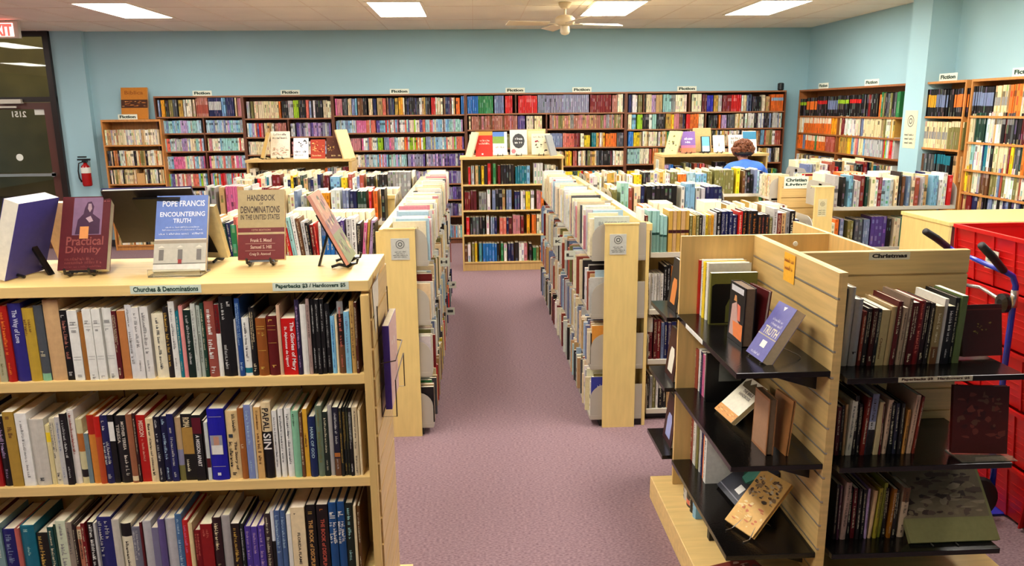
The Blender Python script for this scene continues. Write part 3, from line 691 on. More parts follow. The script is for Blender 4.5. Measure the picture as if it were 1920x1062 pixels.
# ================================================================== FACE-OUT BOOKS AND EASELS
def faceout(label, P, yaw, tilt, w, h, t, col, art=(), pagecol=None, hard=False, roll=0, back=None, group=None):
    """P: middle of the cover's bottom edge. yaw 0 faces -Y, positive turns to +X; tilt leans back"""
    n = Vector((sin(yaw), -cos(yaw), 0)); exv = Vector((cos(yaw), sin(yaw), 0))
    up = (EZ * cos(tilt) - n * sin(tilt)); n2 = (n * cos(tilt) + EZ * sin(tilt))
    if roll: Rm = Matrix.Rotation(roll, 3, n2); exv = Rm @ exv; up = Rm @ up
    P = Vector(P); Q = lambda x, y, z: P + exv * (x - w / 2) + n2 * (-z) + up * y
    bt = .003 if hard else .001; ov = .003 if hard else 0
    cov, pag, prt = MB(), MB(), MB()
    def slab(mb, x0, x1, y0, y1, z0, z1, c): mb.hexa([Q(x0, y0, z0), Q(x1, y0, z0), Q(x1, y0, z1), Q(x0, y0, z1), Q(x0, y1, z0), Q(x1, y1, z0), Q(x1, y1, z1), Q(x0, y1, z1)], c)
    c = lin(col)
    slab(cov, 0, w, 0, h, 0, bt, c); slab(cov, 0, w, 0, h, t - bt, t, lin(back) if back else c); slab(cov, 0, bt, 0, h, bt, t - bt, c)
    slab(pag, bt + .0003, w - ov - .001, ov, h - ov, bt + .0003, t - bt - .0003, lin(pagecol or (226, 216, 190)))
    zz = -.0006
    for it in art:
        if it[0] == 'r':      # rectangle in fractions
            _, x0, y0, x1, y1, cc = it
            prt.quad(Q(x0 * w, y0 * h, zz), Q(x1 * w, y0 * h, zz), Q(x1 * w, y1 * h, zz), Q(x0 * w, y1 * h, zz), lin(cc)); zz -= .0001
        elif it[0] == 't':
            _, s, x0, y0, x1, y1, cc = it
            put_text(prt, s, Q(x0 * w, y0 * h, zz), exv, up, (x1 - x0) * w, (y1 - y0) * h, lin(cc)); zz -= .0001
        elif it[0] == 's':
            _, x0, y0, x1, y1, cc = it
            scribble(prt, random.Random(int(x0 * 99 + y0 * 77)), Q(x0 * w, y0 * h, zz), exv, up, (x1 - x0) * w, (y1 - y0) * h, lin(cc)); zz -= .0001
        elif it[0] == 'p':     # polygon
            _, pts, cc = it
            prt.add([Q(x * w, y * h, zz) for x, y in pts], [tuple(range(len(pts)))], lin(cc)); zz -= .0001
        elif it[0] == 'd':     # dappled picture: small patches
            _, x0, y0, x1, y1, cols, n, sd = it
            rr = random.Random(sd)
            for k in range(n):
                cx = rr.uniform(x0 + .04, x1 - .04); cy = rr.uniform(y0 + .04, y1 - .04); ra = rr.uniform(.03, .12) * (x1 - x0); rb = rr.uniform(.02, .09) * (y1 - y0)
                a0 = rr.uniform(0, 3); pts = []
                for q in range(7):
                    aa = a0 + 2 * pi * q / 7; kk = rr.uniform(.5, 1.1)
                    pts.append(Q(min(x1, max(x0, cx + ra * cos(aa) * kk)) * w, min(y1, max(y0, cy + rb * sin(aa) * kk)) * h, zz))
                prt.add(pts, [tuple(range(7))], lin(rr.choice(cols))); zz -= .00002
    b = (P.x, P.y, P.z)
    return real_book((cov, pag, prt), label, b, group, name='book')
def easel(label, P, yaw, hgt=.11, w=.09, lean=.45, group='small black book easels', m_=None, plate=.333):
    """two bent feet with hooks in front, a back plate leaning back and a strut"""
    n = Vector((sin(yaw), -cos(yaw), 0)); exv = Vector((cos(yaw), sin(yaw), 0)); P = Vector(P)
    Q = lambda x, y, z: P + exv * x + n * y + EZ * z
    mm = m_ or M_BLACKP
    t = thing('book_easel', label, 'book easel', P, group)
    for s in (-1, 1):
        m = MB(); x = s * w / 2
        m.tube([Q(x, .035, .032), Q(x, .03, .016), Q(x, .012, .013), Q(x, .0, .006), Q(x, -.03, .012), Q(x, -.055, .005)], [.004, .0045, .0065, .0065, .005, .005], 8)
        build('foot', m, mm, t)
    m = MB(); m.hexa([Q(-w / 2 - .005, -.004, .012), Q(w / 2 + .005, -.004, .012), Q(w / 2 + .005, -.012, .012), Q(-w / 2 - .005, -.012, .012),
                      Q(-w * plate, -.004 - hgt * sin(lean), .012 + hgt * cos(lean)), Q(w * plate, -.004 - hgt * sin(lean), .012 + hgt * cos(lean)), Q(w * plate, -.012 - hgt * sin(lean), .012 + hgt * cos(lean)), Q(-w * plate, -.012 - hgt * sin(lean), .012 + hgt * cos(lean))]); build('back_plate', m, mm, t)
    m = MB(); m.hexa([Q(-.012, -.10, .001), Q(.012, -.10, .001), Q(.012, -.108, .001), Q(-.012, -.108, .001),
                      Q(-.012, -.012 - hgt * .6 * sin(lean), hgt * .6), Q(.012, -.012 - hgt * .6 * sin(lean), hgt * .6), Q(.012, -.02 - hgt * .6 * sin(lean), hgt * .6), Q(-.012, -.02 - hgt * .6 * sin(lean), hgt * .6)]); build('strut', m, mm, t)
    return t

# ================================================================== THREE LOW MAPLE BOOKCASES BEFORE THE BACK WALL
MYF = 9.42
def mid_case(px0, px1, label, tops, zt, slat_side=None, rows=(), mixes=()):
    x0 = onY(px0, 400, MYF).x; x1 = onY(px1, 400, MYF).x; W = x1 - x0; H_ = zt; D = .42
    O = Vector((x0, MYF, 0)); zs = [1.07, .757, .455, .115]
    t = bookcase('maple_bookcase', label, O, EX, -EY, W, H_, D, zs, mw=M_MAPLE, me=M_MAPLEH, group='low maple bookcases below the back wall', top_over=.012, plinth=.09, tt=.03)
    for k, z in enumerate(zs):
        seg_row(rnd, O + EY * .01, EX, -EY, [(W * e, key) + ((hf,) if hf else ()) for e, key, hf in mixes[k]], z, .225, x0=.024, tmin=.022, tmax=.042, dm=.14, series=.35)
    if slat_side:
        s = 1 if slat_side == 'R' else -1; xs = x1 + .001 if s > 0 else x0 - .017
        m = MB(); m.box(xs + (.0 if s < 0 else 0), xs + .016, MYF + .003, MYF + D, .1, H_ - .035)
        pt = build('slat_panel', m, M_SLAT, t); g_ = MB()
        for k in range(11): z = .2 + k * .1; g_.box(xs + (.016 if s > 0 else -.001), xs + (.017 if s > 0 else 0), MYF + .005, MYF + D - .002, z, z + .006)
        build('groove', g_, M_OAK, pt)
    return x0, x1, H_
mx = lambda *k: k
ZMID = 1.40
rA = [(.08, 'ivory', None), (.3, 'DRD', .85), (.45, 'C', .9), (.55, 'black', None), (.75, 'CM', .85), (.92, 'M', 1), (.98, 'dred', 1.05)]
xa = mid_case(470, 662, 'low maple bookcase behind the left rows, cartoon-covered books on top', None, ZMID, 'R', mixes=[rA] + [[(.98, 'M', None)]] * 3)
rC = [(.04, 'black', None), (.07, 'white', None), (.1, 'red', .95), (.14, 'ltgrey', None), (.17, 'tan', None), (.2, 'dgreen', None), (.23, 'yellow', 1), (.26, 'dark', 1), (.31, 'red', 1.1), (.36, 'green', 1.1), (.39, 'dred', 1), (.53, 'dark', 1), (.64, 'teal', .95), (.68, 'ltblue', .98), (.71, 'maroon', 1.05), (.82, 'white', 1.1), (.93, 'ivory', 1), (.97, 'dgrey', .9)]
rC2 = [(.03, 'black', None), (.09, 'dred', 1), (.17, 'maroon', 1.05), (.25, 'grey', .98), (.3, 'white', 1.1), (.44, 'L', 1.1), (.52, 'slate', 1.1), (.58, 'navy', 1), (.63, 'MB', 1), (.68, 'yellow', 1), (.74, 'white', 1), (.78, 'rose', 1), (.83, 'orange', .95), (.9, 'dred', 1), (.97, 'salmon', 1)]
rC3 = [(.04, 'ivory', .98), (.08, 'red', .95), (.17, 'DG', .95), (.24, 'black', .95), (.28, 'white', 1), (.37, 'MB', .95), (.44, 'salmon', .9), (.5, 'D', .9), (.58, 'rose', 1.05), (.64, 'dred', 1), (.69, 'amber', 1.05), (.74, 'orange', 1.08), (.79, 'ivory', 1.05), (.9, 'maroon', 1.05), (.97, 'black', 1.08)]
rC4 = [(.05, 'D', .92), (.09, 'MB', .95), (.12, 'olive', 1), (.16, 'yellow', 1.05), (.2, 'teal', 1), (.34, 'blue', 1), (.38, 'black', 1), (.41, 'green', 1), (.45, 'white', .95), (.52, 'navy', .97), (.56, 'dark', 1.05), (.61, 'white', .98), (.66, 'rose', .98), (.7, 'black', .98), (.77, 'DG', .75), (.8, 'orange', .75), (.88, 'D', 1), (.92, 'orange', 1.05), (.97, 'MB', 1)]
xc = mid_case(866, 1056, 'low maple bookcase facing straight down the centre aisle', None, ZMID, None, mixes=[rC, rC2, rC3, rC4])
rB = [(.06, 'lilac', .9), (.12, 'blue', .95), (.2, 'navy', .85), (.3, 'DG', 1), (.42, 'DRD', .98), (.5, 'C', .85), (.62, 'DR', 1), (.72, 'CM', .9), (.8, 'C', 1), (.97, 'yellow', 1)]
xb_ = mid_case(1240, 1433, 'low maple bookcase behind the person in the blue shirt', None, ZMID, 'L', mixes=[rB] + [[(.98, 'M', None)]] * 3)
sign_card('notice', 'small white notice on the end of the low bookcase behind the person', (onY(1240, 400, MYF).x - .0175, MYF + .3, ZMID - .27), -EY, EZ, .16, .2, ['~.7', '~.8', '~.7'], 'notice', seal=True)
# what stands on them: (px centre, top px, width px, yaw, tilt, colour, label, art)
def on_mid(items, x0):
    for (pc, ty, wpx, bpx, yaw, col, lab, art, es) in items:
        p = onY(pc, bpx, MYF + .08); top = onY(pc, ty, MYF + .16); h = (top.z - ZMID - .02) / cos(.3)
        P = Vector((p.x, MYF + (.1 if es != 2 else .24), ZMID + (.016 if es else .002)))
        wd = onY(pc + wpx / 2, bpx, MYF + .1).x - onY(pc - wpx / 2, bpx, MYF + .1).x
        faceout(lab, P, yaw, .3, wd, h, .018, col, art, hard=True, group='books displayed on the low maple bookcases')
        if es: easel('small black easel under the ' + ' '.join(lab.split(',')[0].split()[:10]), Vector((P.x, P.y, ZMID + .0008)), yaw, .09, .06)
on_mid([
 (490, 248, 34, 290, -1.15, (214, 176, 96), 'tan book turned sideways at the left end of the left low bookcase top', (), 1),
 (524, 246, 36, 288, 0, (240, 234, 214), 'cream book with rows of small faces, on the left low bookcase', (('d', .05, .05, .95, .45, [(210, 150, 120), (180, 160, 130), (214, 190, 170)], 40, 1), ('s', .15, .85, .85, .93, (90, 80, 70)), ('s', .1, .72, .9, .8, (90, 80, 70))), 1),
 (563, 256, 28, 291, 0, (228, 232, 240), 'white book with black cartoon figures, on the left low bookcase', (('d', .3, .5, .95, .95, [(40, 40, 40), (60, 60, 60)], 16, 2), ('s', .1, .3, .8, .4, (90, 90, 110)), ('s', .1, .15, .7, .22, (90, 90, 110))), 0),
 (595, 259, 27, 291, 0, (176, 62, 40), 'red book with painted faces, on the left low bookcase', (('d', .05, .3, .95, .95, [(220, 120, 70), (120, 30, 20), (240, 190, 120)], 26, 3), ('s', .1, .12, .8, .22, (240, 200, 150))), 0),
 (626, 255, 29, 292, 0, (84, 40, 24), 'dark brown book with a golden figure, on the left low bookcase', (('d', .05, .3, .6, .85, [(236, 200, 110), (190, 130, 60)], 14, 4), ('s', .25, .1, .9, .2, (230, 200, 140))), 0),
 (655, 240, 36, 290, 1.1, (228, 200, 146), 'cream book turned away at the right end of the left low bookcase', (), 0)], xa[0])
on_mid([
 (878, 245, 30, 288, -1.15, (222, 206, 170), 'pale book turned sideways at the left end of the centre bookcase top', (), 0),
 (908, 244, 32, 288, 0, (208, 46, 30), 'red book with a tan top edge, on the centre bookcase', (('r', 0, .84, 1, 1, (214, 150, 60)), ('s', .2, .6, .85, .68, (240, 200, 180)), ('s', .2, .48, .85, .56, (240, 200, 180)), ('r', .35, .06, .45, .12, (240, 240, 240))), 0),
 (938, 247, 27, 286, 0, (236, 236, 224), 'white book with a green landscape, on the centre bookcase', (('r', .0, .8, .8, 1, (90, 130, 200)), ('r', 0, .5, .8, .8, (130, 160, 70)), ('s', .2, .3, .8, .38, (70, 70, 70))), 1),
 (973, 243, 32, 285, 0, (210, 214, 206), 'grey book with a dark leafy wreath and pink flower, on the centre bookcase', (('p', [(.5 + .36 * cos(k * pi / 6), .55 + .3 * sin(k * pi / 6)) for k in range(12)], (60, 60, 62)), ('s', .3, .6, .75, .7, (230, 230, 226)), ('s', .28, .45, .75, .55, (230, 230, 226)), ('p', [(.2 + .14 * cos(k), .14 + .1 * sin(k)) for k in range(6)], (220, 120, 130))), 1),
 (1008, 242, 36, 285, 0, (206, 188, 130), 'tan frame-edged book behind another, on the centre bookcase', (('r', .08, .08, .92, .92, (220, 208, 160)),), 2),
 (1015, 250, 35, 285, 0, (236, 228, 190), 'cream book with small red and black drawings, on the centre bookcase', (('d', .05, .08, .95, .7, [(150, 30, 50), (60, 60, 50), (90, 90, 60)], 14, 6), ('s', .1, .8, .9, .9, (120, 110, 90))), 1),
 (1040, 250, 30, 286, 1.1, (150, 152, 150), 'grey book turned sideways at the right end of the centre bookcase', (), 0)], xc[0])
on_mid([
 (1257, 243, 34, 282, -1.1, (210, 200, 150), 'pale green book turned sideways at the left end of the right low bookcase', (('d', .1, .1, .9, .9, [(120, 120, 60), (90, 80, 60)], 10, 7),), 0),
 (1292, 246, 27, 283, 0, (132, 96, 170), 'purple book with a pink and orange sunset, on the right low bookcase', (('r', 0, 0, 1, .22, (230, 120, 80)), ('r', 0, .22, 1, .34, (200, 110, 150)), ('s', .25, .6, .85, .72, (236, 226, 240)), ('s', .3, .45, .7, .56, (236, 226, 240))), 1),
 (1325, 240, 34, 283, 0, (190, 160, 104), 'plain tan book standing behind the light blue one, on the right low bookcase', (), 2),
 (1325, 255, 17, 281, 0, (30, 32, 36), 'small black-edged book with a light blue cover panel, on the right low bookcase', (('r', .1, .06, .9, .97, (110, 190, 226)), ('r', .1, .06, .9, .4, (190, 222, 232))), 1),
 (1350, 253, 21, 281, 0, (240, 234, 212), 'plain cream book with a tiny drawing, on the right low bookcase', (('p', [(.5, .6), (.42, .35), (.58, .35)], (140, 140, 130)),), 1),
 (1382, 250, 28, 283, 0, (226, 214, 200), 'white book with bold black words and a floral foot, on the right low bookcase', (('s', .1, .74, .9, .9, (40, 40, 40)), ('s', .1, .52, .9, .68, (40, 40, 40)), ('d', .05, .05, .95, .45, [(210, 120, 130), (120, 140, 150)], 14, 9)), 0),
 (1408, 243, 25, 283, 0, (232, 230, 222), 'white book with a teal block on its upper part, on the right low bookcase', (('r', 0, .62, 1, .97, (60, 130, 165)), ('d', .1, .1, .9, .5, [(120, 130, 120), (200, 190, 170)], 10, 10)), 0)], xb_[0])

# the big tan book leaning on top of the oak bookcase
faceout('large orange-brown book with a dark picture band, leaning on the low oak bookcase', (onY(254, 222, SBF + .15).x, SBF + .13, SBH + .002), 0, .18, .37, .45, .03, (196, 124, 38),
        (('t', 'Biblica', .14, .78, .84, .9, (150, 84, 20)), ('r', 0, .36, 1, .62, (70, 34, 14)), ('d', .03, .37, .97, .61, [(190, 120, 50), (232, 170, 100), (120, 60, 20)], 22, 20)), hard=True)

# ================================================================== METAL GONDOLA ROWS
rnd = random.Random(5)
ZS = [1.09, .73, .405, .075]
def bracket(mb, T, D, zs, hh=.2):
    """round-shouldered shelf end plate; T(x, y, z): y runs outward from the spine"""
    pts = [(0, 0, zs - .03), (0, D, zs - .03), (0, D, zs + hh * .55)]
    for k in range(1, 7):
        a = k * pi / 12; pts.append((0, D - .1 + .1 * cos(a), zs + hh * .55 + hh * .45 * sin(a)))
    pts.append((0, 0, zs + hh))
    A = [Vector(T(*p)) for p in pts]; o2 = Vector(T(.003, 0, zs)) - Vector(T(0, 0, zs))
    mb.prism(A, o2)
    # raised knob
    c = Vector(T(0, D - .09, zs + hh * .68)); ax = -o2.normalized(); e1 = (Vector(T(0, D, zs)) - Vector(T(0, 0, zs))).normalized()
    ring = [c + e1 * (.018 * cos(2 * pi * k / 10)) + EZ * (.018 * sin(2 * pi * k / 10)) for k in range(10)]
    mb.prism(ring, ax * .004)
def gondola_row(label, x0, x1, Yf, levels, D=.28, front=None, backk=None, both=True, fh=.24, bh=.22, hi=1.27, front_levels=None, group='double-sided metal book racks'):
    """rack across the room: spines of the front side face -Y"""
    Yc = Yf + D
    t = thing('book_rack', label, 'book rack', ((x0 + x1) / 2, Yc, 0), group)
    m = MB(); m.box(x0, x1, Yc - .012, Yc + .012, .0, hi - .03); build('centre_panel', m, M_PALE, t)
    m = MB(); m.box(x0, x1, Yc - .03, Yc + .03, hi - .03, hi); build('ridge_cap', m, M_PALE, t)
    for s in (-1, 1):
        if s > 0 and not both: continue
        m = MB(); m.box(x0 + .01, x1 - .01, min(Yc + s * .014, Yc + s * (D - .03)), max(Yc + s * .014, Yc + s * (D - .03)), 0, .05); build('base_deck', m, M_BLACKP, t)
        for z in levels:
            m = MB(); ya, yb = sorted((Yc + s * .0125, Yc + s * D)); m.box(x0 + .004, x1 - .004, ya, yb, z - .022, z - .001); m.box(x0 + .004, x1 - .004, *sorted((Yc + s * D, Yc + s * (D + .003))), z - .03, z - .0005)
            build('shelf', m, M_GREYL, t)
            n = max(1, round((x1 - x0) / 1.22))
            for e in (0, 1):
                m = MB(); xx = x0 if e == 0 else x1 - .003
                bracket(m, (lambda X: (lambda x, y, z_: (X + x, Yc + s * y, z_)))(xx), D + .004, z); build('shelf_end', m, M_GREY, t)
    return t, Yc
def fill(rnd, x0, x1, y, z, out, segs, h, dm=.16, tmin=.016, tmax=.04, ragged=.02, series=.15):
    """segs: list of (fraction, key[, height factor])"""
    W = x1 - x0
    if out.y < 0: seg_row2(rnd, Vector((x0, y, z)), EX, out, [(W * s[0],) + tuple(s[1:]) for s in segs], h, dm, tmin, tmax, ragged, series)
    else: seg_row2(rnd, Vector((x1, y, z)), -EX, out, [(W * s[0],) + tuple(s[1:]) for s in segs], h, dm, tmin, tmax, ragged, series)
def seg_row2(rnd, O, a, out, segs, h, dm, tmin, tmax, ragged, series):
    x = .006
    for s in segs:
        hf = s[2] if len(s) > 2 and s[2] else 1; ser = .85 if (s[1] in L or s[1] in BAND) else series
        run_books(rnd, O + a * x, a, out, s[0] - x, s[1], h * hf * (.985 if ser > .5 else .82), h * hf * (1.0 if ser > .5 else 1.08), dm, dm + .05, tmin, tmax, ragged=ragged if ser < .5 else .003, series=ser)
        x = s[0]
SO, NO = -EY, EY
yb_ = lambda ya, yb, x0, x1: (lambda px: ya + (yb - ya) * (px - x0) / (x1 - x0))
# ---- first row right of the aisle (individual books on its front)
gr, yc = gondola_row('metal rack right of the aisle with rows of pale green and cream sets on top', 1.06, 2.06, 4.60, ZS)
W1 = 'top of first rack right of aisle'
px_row(rnd, [
 (1202, 1208, 394, 'white', dict(back=.02, txt=None)), (1209, 1214, 405, 'maroon'),
 (1214, 1221, 396, 'paleteal', dict(note='pale blue and green volume', bands=[(0, .42, (112, 150, 140)), (.42, .48, (30, 70, 64))], txt=None)), (1221.5, 1229, 396, 'paleteal', dict(note='pale blue and green volume', bands=[(0, .42, (112, 150, 140)), (.42, .48, (30, 70, 64))], txt=None)),
 (1229.5, 1236, 396, 'paleteal', dict(note='pale blue and green volume', bands=[(0, .42, (112, 150, 140)), (.42, .48, (30, 70, 64))], txt=None)), (1236.5, 1242.5, 404, 'paleteal', dict(note='shorter pale green volume', bands=[(0, .42, (112, 150, 140)), (.42, .48, (30, 70, 64))], txt=None)), (1243, 1250, 406, 'paleteal', dict(note='shorter pale green volume', bands=[(0, .42, (112, 150, 140)), (.42, .48, (30, 70, 64))], txt=None)),
 (1252, 1259.5, 396, 'gold', dict(note='dark-banded cream volume', bands=[(.46, .54, (60, 20, 24))], txt=None)), (1260, 1267, 396, 'tan', dict(note='dark-banded cream volume', bands=[(.46, .54, (60, 20, 24))], txt=None)),
 (1267.5, 1275, 396, 'gold', dict(note='dark-banded cream volume', bands=[(.46, .54, (60, 20, 24))], txt=None)), (1275.5, 1283, 396, 'tan', dict(note='dark-banded cream volume', bands=[(.46, .54, (60, 20, 24))], txt=None)), (1283.5, 1291, 396, 'gold', dict(note='dark-banded cream volume', bands=[(.46, .54, (60, 20, 24))], txt=None)),
 (1292, 1297, 405, 'olive', dict(pg=None)), (1297.5, 1303, 405, 'gold'), (1303.5, 1309, 404, 'olive'), (1309.5, 1315, 404, 'dark'),
 (1316, 1321, 404, 'ltgrey'), (1321.5, 1326, 404, 'yellow'), (1326.5, 1331, 404, 'gold'), (1331.5, 1336, 404, 'amber'), (1336.5, 1341, 400, 'ltgrey'),
 (1342, 1350, 398, 'black', dict(tc='ltgrey')), (1350.5, 1357, 397, 'navy', dict(tc='ltgrey')), (1357.5, 1364, 397, 'navy', dict(tc='ltgrey')), (1364.5, 1371, 397, 'navy', dict(tc='ltgrey')), (1371.5, 1380, 404, 'navy', dict(tc='ltgrey')),
 (1382, 1390, 398, 'red'), (1390.5, 1399, 396, 'black', dict(tc='orb')), (1399.5, 1407, 396, 'dark', dict(tc='orb')), (1407.5, 1418, 396, 'black', dict(tc='orb')),
 (1418.5, 1425, 403, 'dark', dict(tc='orb')), (1425.5, 1432, 403, 'dark', dict(tc='brick')), (1432.5, 1440, 403, 'dark', dict(tc='orb')),
 (1441, 1446, 410, 'olive'), (1446.5, 1454, 392, 'ltgrey'), (1455, 1462, 400, 'dred'), (1462.5, 1470, 400, 'tan'), (1470.5, 1477, 398, 'grey'), (1477.5, 1487, 396, 'black'), (1487.5, 1494, 412, 'navy')],
 4.61, ZS[0], .15, W1, lambda p: 472, group=None)
W2 = 'second shelf, first rack right of aisle'
px_row(rnd, [(1207, 1213, 516, 'ltgrey'), (1213.5, 1219, 514, 'white'), (1219.5, 1225, 514, 'ltgrey'), (1225.5, 1231, 514, 'white'), (1231.5, 1237, 514, 'ltgrey'), (1237.5, 1243, 514, 'white'),
 (1243.5, 1249, 500, 'black', dict(tc='ltgrey')), (1249.5, 1256, 498, 'black', dict(tc='ltgrey')), (1257, 1263, 500, 'orb'), (1263.5, 1270, 505, 'white'), (1271, 1278, 505, 'navy')], 4.61, ZS[1], .15, W2, lambda p: 572)
W3 = 'third shelf, first rack right of aisle'
px_row(rnd, [(1207, 1213, 603, 'ltblue', dict(bands=[(0, .35, 'navy')])), (1213.5, 1223, 596, 'maroon', dict(bands=[(.65, 1, 'ltgrey')])), (1225, 1231, 600, 'maroon'), (1231.5, 1238, 600, 'dred'), (1239, 1244, 606, 'slate'), (1244.5, 1251, 605, 'navy'), (1251.5, 1257, 606, 'dpurple'), (1258, 1266, 604, 'navy')], 4.61, ZS[2], .15, W3, lambda p: 668)
W4 = 'bottom shelf, first rack right of aisle'
px_row(rnd, [(1206, 1212, 706, 'brown'), (1212.5, 1216, 706, 'dark'), (1217, 1222, 706, 'grey'), (1222.5, 1228, 706, 'olive'), (1229, 1233, 706, 'white'), (1234, 1242, 704, 'black', dict(bands=[(.6, 1, 'ltgrey')])), (1242.5, 1248, 704, 'black'), (1249, 1255, 706, 'tan')], 4.61, ZS[3], .15, W4, lambda p: 768)
for z in ZS[1:]: fill(rnd, 1.34, 2.04, 4.61, z, SO, [(.99, 'M')], .23)
for z in ZS[:3]: fill(rnd, 1.07, 2.04, 5.15, z, NO, [(.06, 'dred'), (.2, 'C', 1.03), (.45, 'LT'), (.6, 'white', 1.12), (.78, 'LT', 1.0), (.92, 'ivory', 1.1), (.99, 'orange', 1.02)], .235)
# ---- second row right
gondola_row('second metal rack right of the aisle, a long dark encyclopedia set on it', 1.10, 2.02, 6.20, ZS[:3])
fill(rnd, 1.10, 2.02, 6.21, ZS[0], SO, [(.08, 'olive', .9), (.15, 'paleteal', 1.1), (.2, 'brick', .95), (.26, 'cream', 1), (.31, 'navy', 1), (.62, 'black', 1.0), (.66, 'white', .95), (.75, 'ltblue', 1.05), (.8, 'ltgrey', .9), (.84, 'ltgrey', .9), (.99, 'kW', .95)], .25, series=.6)
for z in ZS[1:3]: fill(rnd, 1.1, 2.02, 6.21, z, SO, [(.98, 'M')], .23)
fill(rnd, 1.1, 2.02, 6.75, ZS[0], NO, [(.12, 'ivory', .95), (.3, 'LT', .95), (.42, 'lilac', .9), (.7, 'C', .9), (.98, 'LT', 1)], .235)
# ---- third row right
gondola_row('third metal rack right of the aisle with olive sets and yellow books', 1.12, 3.0, 7.80, ZS[:3])
fill(rnd, 1.12, 3.0, 7.81, ZS[0], SO, [(.1, 'C', .95), (.2, 'LT', 1), (.26, 'LT'), (.31, 'yellow', .9), (.35, 'dark', 1), (.46, 'LT', 1), (.5, 'olive', 1), (.55, 'orange', .9), (.6, 'paleblue', .95), (.66, 'ltblue', .9), (.7, 'olive', 1.0), (.82, 'olive', 1.05), (.855, 'yellow', 1.12), (.87, 'brown'), (.92, 'DG', 1.0), (.99, 'L', .98)], .23)
fill(rnd, 1.12, 3.0, 7.81, ZS[1], SO, [(.99, 'L')], .23)
fill(rnd, 1.12, 3.0, 8.35, ZS[0], NO, [(.2, 'C', .98), (.6, 'LT', 1.0), (.98, 'C', .9)], .225)
# ---- rows left of the aisle
gondola_row('metal rack left of the aisle right behind the near bookcase', -1.70, -.66, 4.60, ZS)
W1 = 'top of first rack left of aisle'
px_row(rnd, [(398, 404, 432, 'cream'), (404.5, 410, 436, 'pink'), (411, 419, 416, 'white', dict(lean=.16)), (420, 427, 420, 'black', dict(lean=.12)), (428, 433, 420, 'dgreen', dict(lean=.1)), (434, 441, 418, 'navy', dict(lean=.1)), (442, 449, 408, 'salmon'),
 (543, 549, 428, 'red', dict(lean=.14)), (550, 558, 408, 'paleteal', dict(lean=.14)), (558.5, 565, 404, 'white', dict(lean=.12)), (566, 573, 410, 'brown', dict(lean=.12)), (574, 581, 416, 'ltgrey', dict(lean=.1)), (581.5, 587, 418, 'black', dict(lean=.1)),
 (588, 595, 422, 'dred', dict(lean=.08)), (595.5, 599, 420, 'red', dict(lean=.08)), (599.5, 604, 418, 'white'), (605, 612, 414, 'slate', dict(bands=[(0, .6, 'blue')])), (612.5, 620, 413, 'purple', dict(bands=[(0, .6, 'blue')])), (620.5, 628, 413, 'purple', dict(bands=[(0, .55, 'blue')])),
 (629, 635, 413, 'slate'), (635.5, 641, 416, 'dpurple'), (641.5, 648, 414, 'purple'), (652, 661, 411, 'ltgrey', dict(note='pale lettered book')), (661.5, 670, 409, 'white', dict(note='pale lettered book')),
 (671, 678, 420, 'dark'), (679, 685, 417, 'pink', dict(lean=-.1)), (686, 690, 412, 'gold', dict(lean=-.1)), (691, 697, 413, 'lilac', dict(lean=-.12)), (698, 702, 418, 'dark', dict(lean=-.06))], 4.61, ZS[0], .15, W1, lambda p: 476)
for z in ZS[1:]: fill(rnd, -1.70, -.66, 4.61, z, SO, [(.98, 'M')], .23)
fill(rnd, -1.70, -.66, 5.15, ZS[0], NO, [(.3, 'cream', 1.0), (.5, 'white', 1.06), (.7, 'LT', .98), (.99, 'C', 1.0)], .235)
gondola_row('second metal rack left of the aisle, tall pink and red books at its left end', -2.13, -.64, 6.20, ZS[:3])
fill(rnd, -2.13, -.64, 6.21, ZS[0], SO, [(.03, 'ltgrey', 1.15), (.075, 'grey', 1.13), (.11, 'tan', 1.13), (.17, 'pink', 1.16), (.205, 'tan', 1.14), (.24, 'white', 1.1), (.3, 'AR', 1.1), (.33, 'dred', 1.1), (.39, 'brick', 1.08), (.43, 'cream', 1.05), (.5, 'M', 1.0), (.6, 'AR', .95), (.66, 'amber', .9), (.72, 'white', .98), (.76, 'slate', .97), (.8, 'navy', .95), (.86, 'dgreen', .93), (.885, 'red', .93), (.925, 'orange', .95), (.955, 'black', 1.0), (.975, 'slate', 1.02), (.99, 'dred', 1.05)], .258)
for z in ZS[1:3]: fill(rnd, -2.13, -.64, 6.21, z, SO, [(.98, 'M')], .23)
fill(rnd, -2.13, -.64, 6.75, ZS[0], NO, [(.15, 'cream', .95), (.2, 'red', .98), (.5, 'LT', .9), (.75, 'C'), (.98, 'LT', .95)], .235)
gondola_row('third metal rack left of the aisle, farthest from the viewer', -2.40, -.62, 7.80, ZS[:3])
fill(rnd, -2.4, -.62, 7.81, ZS[0], SO, [(.12, 'C', 1), (.22, 'M', 1), (.28, 'dred', 1.05), (.5, 'M', 1), (.54, 'maroon', 1), (.6, 'ltblue', .95), (.64, 'yellow', .9), (.74, 'CM', .95), (.8, 'DRD', 1), (.86, 'dark', 1), (.99, 'grey', 1.1)], .245)
fill(rnd, -2.4, -.62, 8.35, ZS[0], NO, [(.5, 'LT', 1), (.99, 'C', 1.05)], .24)

